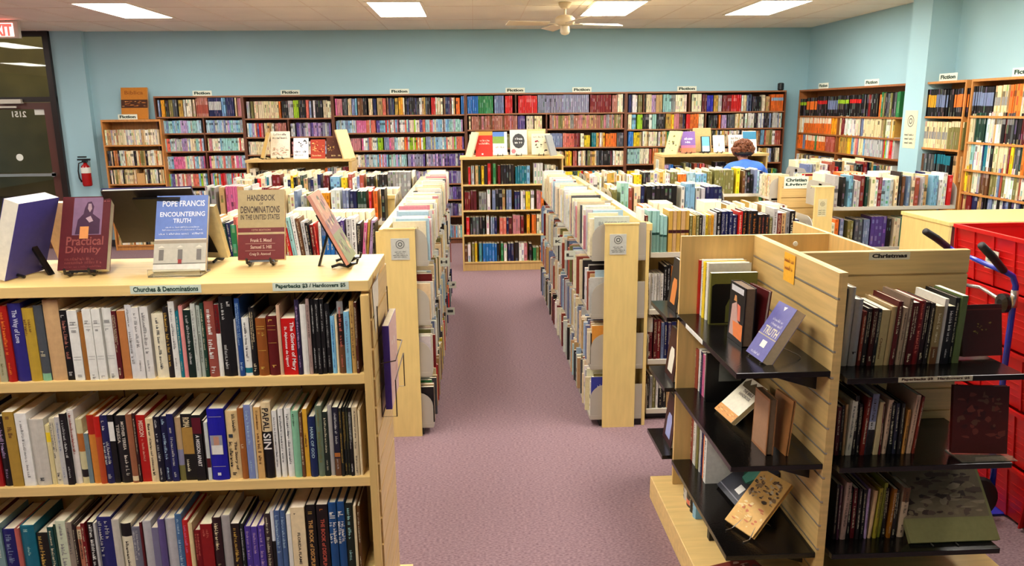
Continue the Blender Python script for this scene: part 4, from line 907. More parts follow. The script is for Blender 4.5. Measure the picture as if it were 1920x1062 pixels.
# ---- the rack beyond the Christian Living panel, right part of the room
gondola_row('metal rack near the right wall with two shelves of upright books', 3.12, 4.22, 6.60, ZS[:3])
fill(rnd, 3.12, 4.22, 6.61, ZS[0], SO, [(.04, 'ltgrey', 1.05), (.07, 'slate', 1.0), (.1, 'dark', 1), (.12, 'orange'), (.17, 'ltblue', 1.05), (.26, 'AR', 1.02), (.3, 'dgreen', 1), (.34, 'ivory', 1), (.5, 'L', 1.05), (.54, 'cream', 1.0), (.6, 'D', 1.05), (.64, 'slate', 1.0), (.72, 'AR', 1.05), (.8, 'L', 1.02), (.86, 'ltblue', 1), (.93, 'L', 1), (.97, 'red', 1), (.99, 'ltgrey', .9)], .262)
fill(rnd, 3.12, 4.22, 6.61, ZS[1], SO, [(.08, 'M', 1), (.14, 'M', .95), (.2, 'olive', .95), (.27, 'dgrey', 1), (.33, 'slate', 1), (.46, 'purple', 1.08), (.52, 'dark'), (.58, 'cream', 1), (.68, 'mint', 1.03), (.99, 'M')], .25)
fill(rnd, 3.12, 4.22, 6.61, ZS[2], SO, [(.98, 'M')], .23)
fill(rnd, 3.12, 4.22, 7.15, ZS[0], NO, [(.1, 'navy', 1.1), (.3, 'L', 1.05), (.6, 'C', 1.1), (.8, 'orange', 1.12), (.98, 'C', 1.1)], .24)
gondola_row('metal rack in front of the right wall bookcases', 3.6, 4.45, 8.3, ZS[:3])
fill(rnd, 3.6, 4.45, 8.31, ZS[0], SO, [(.1, 'slate'), (.3, 'L', 1.08), (.4, 'brick', 1.1), (.99, 'M', 1.05)], .25); fill(rnd, 3.6, 4.45, 8.85, ZS[0], NO, [(.99, 'C', 1.1)], .24)
gondola_row('farthest metal rack, beyond the Christian Living panel', 2.9, 3.9, 7.75, ZS[:2], both=False) if 0 else None

# ---- racks running along the aisle
def aisle_rack(label, sgn, xpanel0, xpanel1, xs_out, xridge, Y0, Y1):
    """sgn +1: books face +X (left of the aisle); -1: face -X"""
    t = thing('aisle_rack', label, 'book rack', ((xpanel0 + xpanel1) / 2, Y0, 0), 'book racks lining the aisle')
    out = Vector((sgn, 0, 0)); ztop = 1.28
    m = MB(); m.box(xpanel0, xpanel1, Y0, Y0 + .02, 0, ztop); m.box(xpanel0 - (.004), xpanel1 + .004, Y0 - .002, Y0 + .024, ztop, ztop + .008); build('end_panel', m, M_PALE, t)
    m = MB(); m.box(min(xridge, xridge - sgn * .05), max(xridge, xridge - sgn * .05), Y0 + .0245, Y1, ztop - .04, ztop); build('ridge_cap', m, M_PALE, t)
    m = MB(); m.box(min(xridge - sgn * .015, xridge - sgn * .035), max(xridge - sgn * .015, xridge - sgn * .035), Y0 + .021, Y1, 0, ztop - .041); build('centre_panel', m, M_PALE, t)
    D = abs(xs_out - xridge) + .014
    for z in ZS:
        m = MB(); xa_, xb2 = sorted((xridge - sgn * .014, xs_out)); m.box(xa_, xb2, Y0 + .021, Y1, z - .022, z - .001); m.box(*sorted((xs_out, xs_out + sgn * .003)), Y0 + .021, Y1, z - .024, z - .0005); build('shelf', m, M_GREY, t)
        for k in range(4):
            yy = Y0 + .022 + k * (Y1 - Y0 - .03) / 3
            m = MB(); bracket(m, (lambda YY: (lambda x, y, z_: (xridge - sgn * .014 + sgn * y, YY + x, z_)))(yy), D, z, .2); build('shelf_end', m, M_GREY, t)
    m = MB(); m.box(*sorted((xridge - sgn * .014, xs_out - sgn * .06)), Y0 + .03, Y1, 0, .05); build('base_deck', m, M_BLACKP, t)
    x2 = xpanel0 - .065 if sgn > 0 else xpanel1 + .005
    m = MB(); m.box(x2, x2 + .06, Y0 + .14, Y0 + .16, 0.05, ztop - .03); build('side_post', m, M_PALE, t)
    return t
LA = aisle_rack('metal book rack along the left side of the aisle, pale end panel with notice', 1, -.534, -.355, -.285, -.515, 4.45, 8.15)
RA = aisle_rack('metal book rack along the right side of the aisle, pale end panel with notice', -1, .764, .964, .69, 1.0, 4.50, 8.0)
rnd = random.Random(21)
def along(x_face, out, Y0, Y1, z, key, h, **kw):
    a = EY if out.x < 0 else EY
    Ys = Y0
    # section by section so that the end plates stay clear
    n = 3; seg = (Y1 - Y0) / n
    for k in range(n): run_books(rnd, Vector((x_face, Y0 + k * seg + .012, z)), EY, out, seg - .02, key, h * .8, h * 1.08, 0.15, .195, .012, .032, ragged=.05, **kw)
for z, ky in zip(ZS, ('AW', 'AR', 'AR', 'M')):
    along(-.262, EX, 4.475, 8.13, z, ky, .25)
    along(.668, -EX, 4.525, 7.98, z, ky if z != ZS[3] else 'AR', .25)
# covers seen face-on at the near ends of the aisle racks
def side_book(lab, xf, out, y, z, t_, h, d, col, art):
    """upright book standing across the shelf, cover towards the viewer"""
    w_ = d; cx = xf - out.x * w_ / 2
    faceout(lab, (cx, y, z), 0, 0, w_, h, t_, col, art, hard=False, group=None)
rnd = random.Random(77)
fill(rnd, -1.46, -1.15, 4.61, ZS[0], SO, [(.98, 'M', 1)], .235)
faceout('pale green book with a grey title, cover towards the viewer, on the right aisle rack', (.808, 4.53, ZS[0]), 0, 0, .21, .235, .02, (196, 206, 196), (('t', 'BLESSINGS', .12, .78, .92, .88, (150, 156, 150)), ('s', .2, .62, .85, .7, (160, 166, 160))))
faceout('cream book with faint gold writing, cover towards the viewer, on the left aisle rack', (-.385, 4.48, ZS[0]), 0, 0, .19, .235, .02, (226, 214, 180), (('s', .1, .72, .8, .86, (190, 170, 120)), ('s', .2, .56, .9, .68, (190, 170, 120))))
faceout('orange book, cover towards the viewer, on the third shelf of the right aisle rack', (.79, 4.53, ZS[2]), 0, 0, .185, .25, .02, (222, 150, 60), (('d', .05, .05, .95, .95, [(236, 176, 90), (206, 120, 40)], 16, 3),))
faceout('blue book, cover towards the viewer, on the bottom shelf of the right aisle rack', (.79, 4.53, ZS[3]), 0, 0, .185, .25, .02, (52, 62, 150), (('s', .2, .72, .8, .8, (200, 200, 220)), ('s', .1, .5, .9, .62, (220, 220, 230))))

# notices on the rack ends
for (px0, px1, py0, py1, Yp, lab) in ((734, 767, 447, 488, 4.448, 'grey notice with a round seal on the left aisle rack end'), (1143, 1175, 439, 478, 4.498, 'grey notice with a round seal on the right aisle rack end')):
    a = onY(px0, py1, Yp); b = onY(px1, py0, Yp)
    sign_card('price_notice', lab, (a.x, Yp - .0005, a.z), EX, EZ, b.x - a.x, b.z - a.z, ['~.6', '~.45', '~.8', '~.7'], 'notice', seal=True, bg=(198, 200, 190), ink=(40, 50, 46))
# small letter cards clipped on the shelf edges
for (s_, X, Y, z, c) in (('L', .684, 5.25, ZS[1] + .2, 1), ('K', .684, 6.0, ZS[1] + .17, 1), ('H', -.278, 5.6, ZS[1] + .1, 1), ('I', -.278, 6.6, ZS[3] + .12, 1), ('J', -.278, 7.3, ZS[3] + .2, 1)):
    sg = -1 if X > 0 else 1
    sign_card('letter_card', f'small white card with the letter {s_} on the {"right" if X > 0 else "left"} aisle rack', (X + (-.075 if X > 0 else 0), Y, z), EX, EZ, .075, .065, [s_], 'card', margin=.25, ink=(60, 62, 60))

# ---- Christian Living slat panel and the pale end panel right of it
a = onY(1457, 430, 7.3); b = onY(1540, 331, 7.3)
t = thing('slat_rack_end', 'maple slat panel with the Christian Living sign at the end of a rack', 'rack end', ((a.x + b.x) / 2, 7.3, 0))
x0, x1, zt = a.x, b.x + .02, 1.30
m = MB(); m.box(x0, x1, 7.31, 7.33, 0, zt)
for k in range(12): m.box(x0 + .02, x1 - .02, 7.298, 7.311, zt - .098 - k * .1, zt - .006 - k * .1)
build('slat_board', m, M_SLAT, t)
m = MB(); m.box(x0 - .002, x0 + .018, 7.292, 7.34, 0, zt + .004); build('side_post', m, M_MAPLE, t)
m = MB(); m.box(x1 - .018, x1 + .002, 7.292, 7.34, 0, zt + .004); build('side_post', m, M_MAPLE, t)
c0 = onY(1470, 354, 7.29); c1 = onY(1517, 331, 7.29)
sign_card('section_sign', 'white Christian Living sign on the maple slat panel', (c0.x, 7.295, c0.z), EX, EZ, c1.x - c0.x, c1.z - c0.z, ['Christian', 'Living'], bold=.04)
t = thing('side_rack', 'narrow metal rack behind the Christian Living panel', 'book rack', ((x0 + x1) / 2, 7.35, 0))
m = MB(); m.box(x0 + .18, x0 + .2, 7.345, 7.76, 0, 1.26); build('centre_panel', m, M_PALE, t)
for z in ZS[:2]:
    m = MB(); m.box(x0 - .06, x1 + .06, 7.345, 7.76, z - .02, z - .001); build('shelf', m, M_GREYL, t)
    for sg in (-1, 1):
        m = MB(); bracket(m, (lambda X, g: (lambda x, y, z_: (X + g * y, 7.345 + x, z_)))(x0 + .19, sg), .27, z); build('shelf_end', m, M_GREY, t)
run_books(rnd, Vector((x0 - .05, 7.42, ZS[0])), EY, -EX, .32, 'C', .2, .22, .15, .18); run_books(rnd, Vector((x1 + .05, 7.42, ZS[0])), EY, EX, .32, 'M', .2, .22, .15, .18)
PY = 6.46
a = onY(1530, 352, PY); b = onY(1565, 350, PY)
t = thing('rack_end', 'narrow pale rack end with a small notice, right of the Christian Living panel', 'rack end', ((a.x + b.x) / 2, PY, 0))
m = MB(); m.box(a.x, b.x, PY, PY + .02, 0, 1.275); m.box(a.x - .004, b.x + .004, PY - .003, PY + .10, 1.275, 1.285); build('end_panel', m, M_PALE, t)
m = MB(); m.box(b.x - .02, b.x, PY + .021, PY + .12, 0, 1.274); build('side_post', m, M_PALE, t)
sign_card('price_notice', 'small notice on the narrow pale rack end near the right wall', (a.x + .03, PY - .0005, 1.03), EX, EZ, .075, .15, ['~.8', '~.8', '~.8'], 'notice', seal=True, bg=(224, 214, 170))

# ================================================================== NEAR LEFT BOOKCASE
NY = 2.40; NX0, NX1 = -1.75, -.345; ZT = 1.43
t = thing('display_bookcase', 'large maple bookcase at the near left with displayed books on top', 'bookcase', ((NX0 + NX1) / 2, NY, 0))
m = MB(); m.box(NX0, NX1 + .002, NY, 2.862, ZT - .035, ZT); build('top', m, M_MAPLEH, t, bevel=.002)
NZ = [1.118, .756, .385, .06]
for z in NZ:
    m = MB(); m.box(NX0 + .02, NX1 - .0255, NY + .005, 2.625, z - .034, z); build('shelf', m, M_MAPLEH, t, bevel=.002)
    m = MB(); m.box(NX0 + .02, NX1 - .0255, 2.6455, 2.855, z - .034, z); build('shelf', m, M_MAPLEH, t)
m = MB(); m.box(NX0 + .02, NX1 - .0255, 2.626, 2.645, .02, ZT - .0355); build('centre_panel', m, M_MAPLE, t)
for xx in (-1.245, -.63):
    m = MB(); m.box(xx, xx + .003, 2.6245, 2.626, .06, ZT - .036); build('seam', m, M_DARKW, t)
m = MB(); m.box(NX1 - .025, NX1, NY - .012, NY + .018, .0, ZT - .045); build('front_post', m, M_MAPLE, t, bevel=.002)
m = MB(); m.box(NX0, NX0 + .02, NY, 2.86, 0, ZT - .036); build('side_panel', m, M_MAPLE, t)
m = MB(); m.box(NX1 - .024, NX1 - .002, NY + .019, 2.86, 0, ZT - .036)
for k in range(14): m.box(NX1 - .003, NX1 + .006, NY + .019, 2.86, ZT - .13 - k * .1, ZT - .038 - k * .1 if k else ZT - .036)
build('slat_end', m, M_SLAT, t)
m = MB(); m.box(NX1 - .02, NX1 + .055, NY + .05, 2.90, 0, .11); build('plinth', m, M_MAPLEH, t)
def strip(lab, px0, px1, py, txt):
    a = onY(px0, py + 7, NY); b = onY(px1, py, NY)
    sign_card('shelf_label', lab, (a.x, NY - .0012, ZT - .028), EX, EZ, b.x - a.x, .026, [txt], 'label', thick=.001, margin=.06, bg=(206, 216, 198), bold=.03)
strip('long label reading Churches & Denominations on the near bookcase edge', 243, 376, 526, 'Churches & Denominations')
strip('long price label Paperbacks $3 / Hardcovers $5 on the near bookcase edge', 510, 653, 517, 'Paperbacks $3 / Hardcovers $5')
# torn papers on the end
m = MB()
o_ = Vector((NX1 + .0075, 0, 0))
m.add([(NX1 + .008, 2.44, 1.40), (NX1 + .008, 2.60, 1.415), (NX1 + .008, 2.58, 1.33), (NX1 + .008, 2.47, 1.23)], [(0, 1, 2, 3)], lin((220, 206, 186)))
m.add([(NX1 + .0095, 2.5, 1.40), (NX1 + .03, 2.53, 1.455), (NX1 + .0095, 2.56, 1.40)], [(0, 1, 2)], lin((150, 140, 130)))
p_ = build('paper_notice', m, M_PAPER, base=(NX1 + .008, 2.5, 1.35)); tag(p_, 'torn paper notice pinned on the near bookcase end', 'notice')
# wire pocket with the purple book
t = thing('wire_pocket', 'dark wire pocket hooked on the slat end of the near bookcase', 'wire holder', (NX1 + .03, 2.55, 1.0))
xw = NX1 + .012; xo = NX1 + .062; y0, y1 = 2.50, 2.80
m = MB()
m.tube([(xw, y0, 1.32), (xw, y0, .93), (xo, y0, .93), (xo, y0, 1.06), (xo, y1, 1.06), (xo, y1, .93), (xw, y1, .93), (xw, y1, 1.32)], .0022, 6)
build('side_wires', m, M_WIRE, t)
m = MB(); m.tube([(xw, y0, 1.12), (xo, y0 + .03, 1.12), (xo, y1 - .03, 1.12), (xw, y1, 1.12)], .0022, 6); build('front_wire', m, M_WIRE, t)
m = MB(); m.tube([(xw, y0, .93), (xw, y1, .93)], .0022, 6); build('bottom_wire', m, M_WIRE, t)
faceout('purple-spined book with a pinkish cover in the wire pocket on the bookcase end', (NX1 + .042, 2.66, .94), pi / 2, .0, .24, .30, .022, (74, 52, 150), (('r', .03, 0, 1, 1, (222, 184, 176)), ('d', .1, .2, .95, .9, [(214, 150, 140), (236, 214, 206)], 12, 5)), hard=False)

def nb(y0, y1): return lambda px: y0 + (y1 - y0) * px / 684
def T_(*a): return list(a)
G_, WT, GD = 'ltgrey', 'white', 'gold'
bandw = [(None, .16, .22, .5, .6), ('=', .2, .204, 0, 0), ('=', .24, .244, 0, 0), (None, .28, .33, .5, .5), ('=', .66, .664, 0, 0), ('=', .70, .704, 0, 0), (None, .92, .97, .5, .4)]
WU = 'upper shelf of near bookcase'
S1 = [
 (-22, -8, 575, 'dgreen'), (-7, 1, 580, 'tan'),
 (1, 14, 582, (172, 166, 132), dict(tc='olive', hard=False, note='olive-grey paperback')), (15, 31, 575, (170, 24, 14), dict(tc='orange')), (31.5, 56, 570, (44, 38, 118), dict(txt=T_(('The Way of Love', .08, .5, .5, .5, lin((200, 200, 225)))), note='thick blue-purple book lettered in white')),
 (57, 78, 579, (186, 152, 50), dict(txt=T_((None, .15, .35, .3, .3), (None, .15, .33, .68, .3)), tc='brown')), (78.5, 95, 574, (74, 78, 84), dict(txt=T_((None, .6, .66, .5, .5)), bands=[(0, .1, 'mint')])),
 (96, 125, 564, (204, 164, 116), dict(txt=None, note='thick blank kraft-paper covered book', hard=True)), (126, 140, 583, 'black', dict(tc='terra', txt=T_((None, .04, .12, .5, .6, L['ltgrey']), (None, .15, .7, .5, .5), (None, .88, .94, .5, .5, L['ltgrey'])))),
 (141, 159.5, 583, 'white', dict(txt=bandw, tc='grey', note='white volume with grey bands')), (160, 169, 587, (160, 104, 44), dict(txt=None)),
 (169.5, 185.5, 580, 'white', dict(txt=bandw, tc='grey', note='white volume with grey bands')), (186, 202, 580, 'white', dict(txt=bandw, tc='grey', note='white volume with grey bands')), (204, 221, 579, 'white', dict(txt=bandw, tc='grey', note='white volume with grey bands')),
 (222, 231, 584, 'maroon'), (232, 247, 584, (184, 116, 62), dict(txt=None)), (247.5, 259.5, 573, (214, 212, 212), dict(tc='grey')), (260, 274, 577, (220, 216, 212), dict(tc='grey')), (274.5, 290, 576, (224, 220, 214), dict(tc='grey')),
 (294, 316, 590, 'ivory', dict(txt=T_((None, .06, .85, .5, .24)), tc='dgrey')), (316.5, 327, 577, 'dark', dict(tc='gold', txt=T_((None, .08, .85, .5, .5)))), (327.5, 339, 566, 'white', dict(tc='grey')),
 (339.5, 346, 585, 'teal', dict()), (346.5, 354, 575, (222, 140, 136), dict(txt=None)), (355, 368.5, 582, (16, 34, 28), dict(tc='ltgrey', txt=T_((None, .08, .8, .5, .4)))), (369, 378, 570, (196, 200, 190), dict(tc='grey')), (378.5, 385.5, 574, (176, 184, 172), dict()),
 (386, 393, 569, 'dgreen'), (393.5, 411.5, 566, (150, 74, 62), dict(tc='white', txt=T_((None, .08, .45, .5, .42), (None, .5, .78, .5, .6), (None, .86, .94, .5, .5)))), (412, 420.5, 572, 'white', dict(bands=[(.6, 1, 'dred')], txt=T_((None, .05, .38, .5, .5)))),
 (421, 446, 557, 'black', dict(tc='ltgrey', txt=T_((None, .08, .28, .3, .2), (None, .6, .92, .3, .26), (None, .06, .14, .75, .25)))), (446.5, 450, 600, 'ltgrey', dict(txt=None)),
 (450.5, 460, 560, (26, 66, 130), dict(tc='paleblue')), (460.5, 474, 597, 'white', dict(txt=T_((None, .08, .75, .5, .36)), tc='dgrey', bands=[(.05, .14, 'teal')], note='short white book with a blue foot')), (475, 485, 578, 'black', dict(tc='cream')),
 (486, 505.5, 598, (140, 76, 26), dict(tc='gold', txt=T_(('=', .13, .14, 0, 0), ('=', .17, .18, 0, 0), (None, .22, .3, .35, .3), (None, .22, .3, .7, .3), ('=', .55, .558, 0, 0), (None, .84, .92, .5, .5)), note='brown leather volume with gilt lines')),
 (506, 526, 594, (92, 18, 18), dict(tc='gold', txt=T_((None, .05, .1, .5, .5), ('=', .15, .156, 0, 0), ('=', .22, .226, 0, 0), ('=', .44, .446, 0, 0), (None, .82, .88, .5, .4)), note='dark red leather volume with gilt lines')),
 (526.5, 533, 573, (208, 170, 140), dict(txt=None)), (533.5, 560, 598, (192, 16, 14), dict(txt=T_(('The Glories of Mary', .06, .92, .72, .36, lin((240, 232, 226))), ('St. Alphonsus de Liguori', .14, .85, .28, .24, lin((240, 232, 226)))), note='thick bright red book with large white title')),
 (560.5, 569, 563, (40, 30, 60), dict(tc='lilac')), (569.5, 581, 572, (222, 218, 210), dict(txt=None)), (581.5, 588, 561, (168, 140, 132)),
 (588.5, 597, 562, 'black', dict(tc='ltgrey', txt=T_((None, .08, .45, .5, .3), (None, .65, .92, .5, .3)))), (597.5, 605.5, 562, 'black', dict(tc='ltgrey', txt=T_((None, .06, .42, .5, .3), (None, .65, .92, .5, .3)))), (606, 614, 562, 'black', dict(tc='ltgrey', txt=T_((None, .06, .42, .5, .3), (None, .65, .92, .5, .3)))),
 (614.5, 624, 571, 'black', dict(tc='grey')), (624.5, 632.5, 594, (126, 184, 216), dict(tc='blue')), (633, 637.5, 592, 'cream', dict(txt=None)), (638, 649.5, 566, (40, 22, 18), dict(bands=[(.83, 1, 'grey'), (0, .4, 'brown')], tc='salmon')),
 (650, 660.5, 585, (126, 184, 212), dict(tc='slate')), (661, 669.5, 566, (190, 150, 84), dict(tc='brown')), (670, 675, 568, (70, 30, 20))]
px_row(rnd, S1, NY + .012, NZ[0], .17, WU, nb(717, 703))
WM = 'middle shelf of near bookcase'
S2 = [
 (-24, -12, 775, 'navy'), (-11, -.5, 782, 'cream'),
 (0, 9, 787, (150, 14, 18), dict(txt=None)), (9.5, 26, 783, (22, 16, 20), dict(tc='lilac')), (26.5, 47, 773, (170, 134, 52), dict(tc='brown', txt=T_((None, .06, .14, .5, .5), (None, .2, .35, .5, .4)))),
 (48, 69.5, 776, (234, 232, 226), dict(tc='grey', txt=T_((None, .1, .9, .5, .25)))), (70, 98, 788, (200, 194, 182), dict(txt=T_((None, .88, .92, .5, .4)), tc='dgrey', note='very thick pale stone-coloured book')),
 (99, 107.5, 799, (222, 206, 150), dict(bands=[(.72, .88, 'yellow')], txt=None)), (108, 119.5, 786, (216, 206, 176), dict(tc='dgrey')), (120, 129.5, 783, 'ltgrey', dict(tc='slate')), (130, 141.5, 776, (22, 18, 22), dict(tc='ltgrey')),
 (142, 154.5, 771, (224, 216, 208), dict(tc='brick', txt=T_((None, .04, .6, .5, .4)))), (155.5, 167.5, 788, (206, 196, 150), dict(bands=[(.1, .22, 'dark'), (.5, .78, 'orb')], txt=None)), (168, 176.5, 815, (110, 128, 132), dict(txt=None)),
 (177, 190.5, 780, (206, 128, 48), dict(bands=[(.72, 1, (170, 30, 14))], txt=None)), (191, 202.5, 782, (180, 70, 30), dict(txt=None, bands=[(.7, 1, (190, 26, 16))])), (203, 216.5, 780, (28, 30, 80), dict(tc='ltgrey', txt=T_((None, .05, .2, .5, .5), (None, .38, .72, .3, .4), (None, .38, .72, .75, .4), (None, .86, .92, .5, .5)))),
 (217, 227.5, 779, 'black', dict(bands=[(.62, .9, 'white')], txt=None)), (228, 250, 781, (22, 20, 22), dict(txt=T_(('MOTHER TERESA', .08, .5, .72, .26, lin((215, 205, 190))), ('TERESA', .12, .4, .3, .26, lin((190, 180, 165))), (None, .58, .9, .72, .3, lin((200, 190, 175)))), note='thick black book with tall pale capitals')),
 (250.5, 262, 778, (150, 92, 62), dict(txt=None, bands=[(.03, .1, 'cream')])), (262.5, 267.5, 776, (50, 20, 20)), (268, 285, 780, (176, 22, 16), dict(txt=T_(('MISSION', .08, .32, .5, .5, lin((235, 190, 170))), (None, .36, .7, .5, .25, lin((220, 150, 130)))), note='bright red book')),
 (285.5, 299.5, 786, (228, 204, 160), dict(tc='dark', txt=T_((None, .04, .9, .5, .35)))), (300, 312, 783, (16, 16, 34), dict(tc='ltgrey', txt=T_((None, .04, .16, .5, .4), (None, .25, .68, .5, .4), (None, .78, .96, .5, .3)))), (312.5, 325, 782, (20, 22, 60), dict(tc='paleblue', txt=T_((None, .04, .12, .5, .4), (None, .25, .68, .5, .4), (None, .78, .96, .5, .3)))),
 (325.5, 338, 777, (24, 28, 84), dict(tc='ltgrey', txt=T_((None, .2, .28, .5, .4), (None, .34, .78, .5, .4), (None, .86, .94, .5, .4)))), (338.5, 349.5, 785, (186, 156, 116), dict(bands=[(.25, .5, 'lav'), (0, .25, 'olive')], txt=None)),
 (350, 370.5, 778, (20, 18, 16), dict(bands=[(.4, .8, (170, 130, 60))], txt=T_(('ROMA', .05, .2, .5, .6, lin((225, 205, 160))), (None, .66, .86, .35, .3)), note='black and gold book')), (371, 388, 779, 'black', dict(bands=[(.72, .96, (90, 14, 30))], txt=T_(('A MISSION APART', .3, .78, .5, .42, lin((230, 226, 222)))), note='black book with a dark red top block')),
 (389, 391.5, 790, 'dark', dict(txt=None)), (392, 399, 793, (196, 200, 196), dict(txt=None, bands=[(.22, .38, 'maroon')])),
 (399.5, 431, 768, (22, 22, 156), dict(txt=T_(('=', .1, .104, 0, 0), ('=', .8, .804, 0, 0)), pic=[(.1, .82, .37, .64, (150, 150, 160)), (.3, .62, .5, .62, (190, 140, 116)), (.15, .8, .37, .5, (226, 222, 214)), (.36, .56, .07, .11, (226, 226, 230))], note='very thick royal blue book with a pale portrait photo')), (432, 454.5, 773, (226, 196, 140), dict(txt=T_((None, .04, .3, .7, .26), ('The Story of', .44, .86, .68, .3, lin((50, 40, 36))), (None, .4, .82, .3, .3), (None, .9, .93, .5, .5)), pic=[(.2, .55, .62, .67, (50, 60, 70))], note='thick cream book with an oval emblem', tc='dark')),
 (455.5, 467, 767, (156, 90, 36), dict(txt=T_((None, .5, .56, .5, .5)), tc='cream')), (468, 480.5, 760, (124, 138, 186), dict(tc='paleblue')), (481, 485.5, 760, 'ltgrey', dict(txt=None, hard=False)), (486, 498.5, 764, (214, 170, 104), dict(tc='brown')),
 (499, 517, 756, (228, 204, 158), dict(bands=[(0, .62, 'black')], txt=T_(('PAPAL', .07, .36, .5, .66, lin((40, 34, 34))), ('SIN', .4, .61, .5, .8, lin((226, 220, 214)))), note='half cream half black book reading PAPAL SIN')),
 (518, 527, 772, (232, 230, 224), dict(txt=T_(('Good Works What Paid', .08, .84, .5, .36, lin((70, 70, 80)))) if 0 else T_((None, .1, .85, .5, .4)), tc='dgrey')), (529, 538.5, 769, (234, 232, 226), dict(txt=T_((None, .1, .8, .5, .4)), tc='dgrey')), (541, 553, 768, (236, 234, 228), dict(txt=T_((None, .08, .82, .5, .4)), tc='dgrey')),
 (554, 567.5, 772, (132, 188, 152), dict(txt=T_((None, .04, .24, .35, .3)), tc='dgreen')), (568, 574, 776, 'brown'), (574.5, 583, 769, (222, 168, 50), dict(txt=T_((None, .36, .56, .5, .5)), tc='brown')),
 (584, 597.5, 783, (16, 36, 82), dict(txt=T_(('MARK OF GOD', .16, .68, .5, .42, lin((170, 196, 206)))), note='dark blue book with pale capitals')), (598.5, 610.5, 763, (104, 120, 98), dict(tc='olive')), (611, 620.5, 774, (24, 36, 30)), (621, 629, 762, (172, 166, 160), dict(txt=None)),
 (630, 641, 765, (26, 26, 44), dict(bands=[(.28, .34, 'orb'), (0, .26, 'brown')], tc='ltgrey')), (642, 647.5, 766, (30, 32, 24), dict(tc='gold')), (648, 653.5, 766, (22, 26, 22), dict(tc='gold')), (654, 659, 766, (26, 30, 24), dict(tc='olive')), (659.5, 665.5, 765, 'black', dict(tc='white')),
 (666, 676, 765, (214, 196, 160), dict(txt=T_(('A History of the', .04, .44, .5, .4, lin((80, 70, 60))), (None, .5, .6, .5, .4), (None, .7, .95, .5, .3)), note='cream book with brown italic title')), (677, 681.5, 770, 'cream', dict(txt=None))]
px_row(rnd, S2, NY + .014, NZ[1], .18, WM, nb(924, 897))
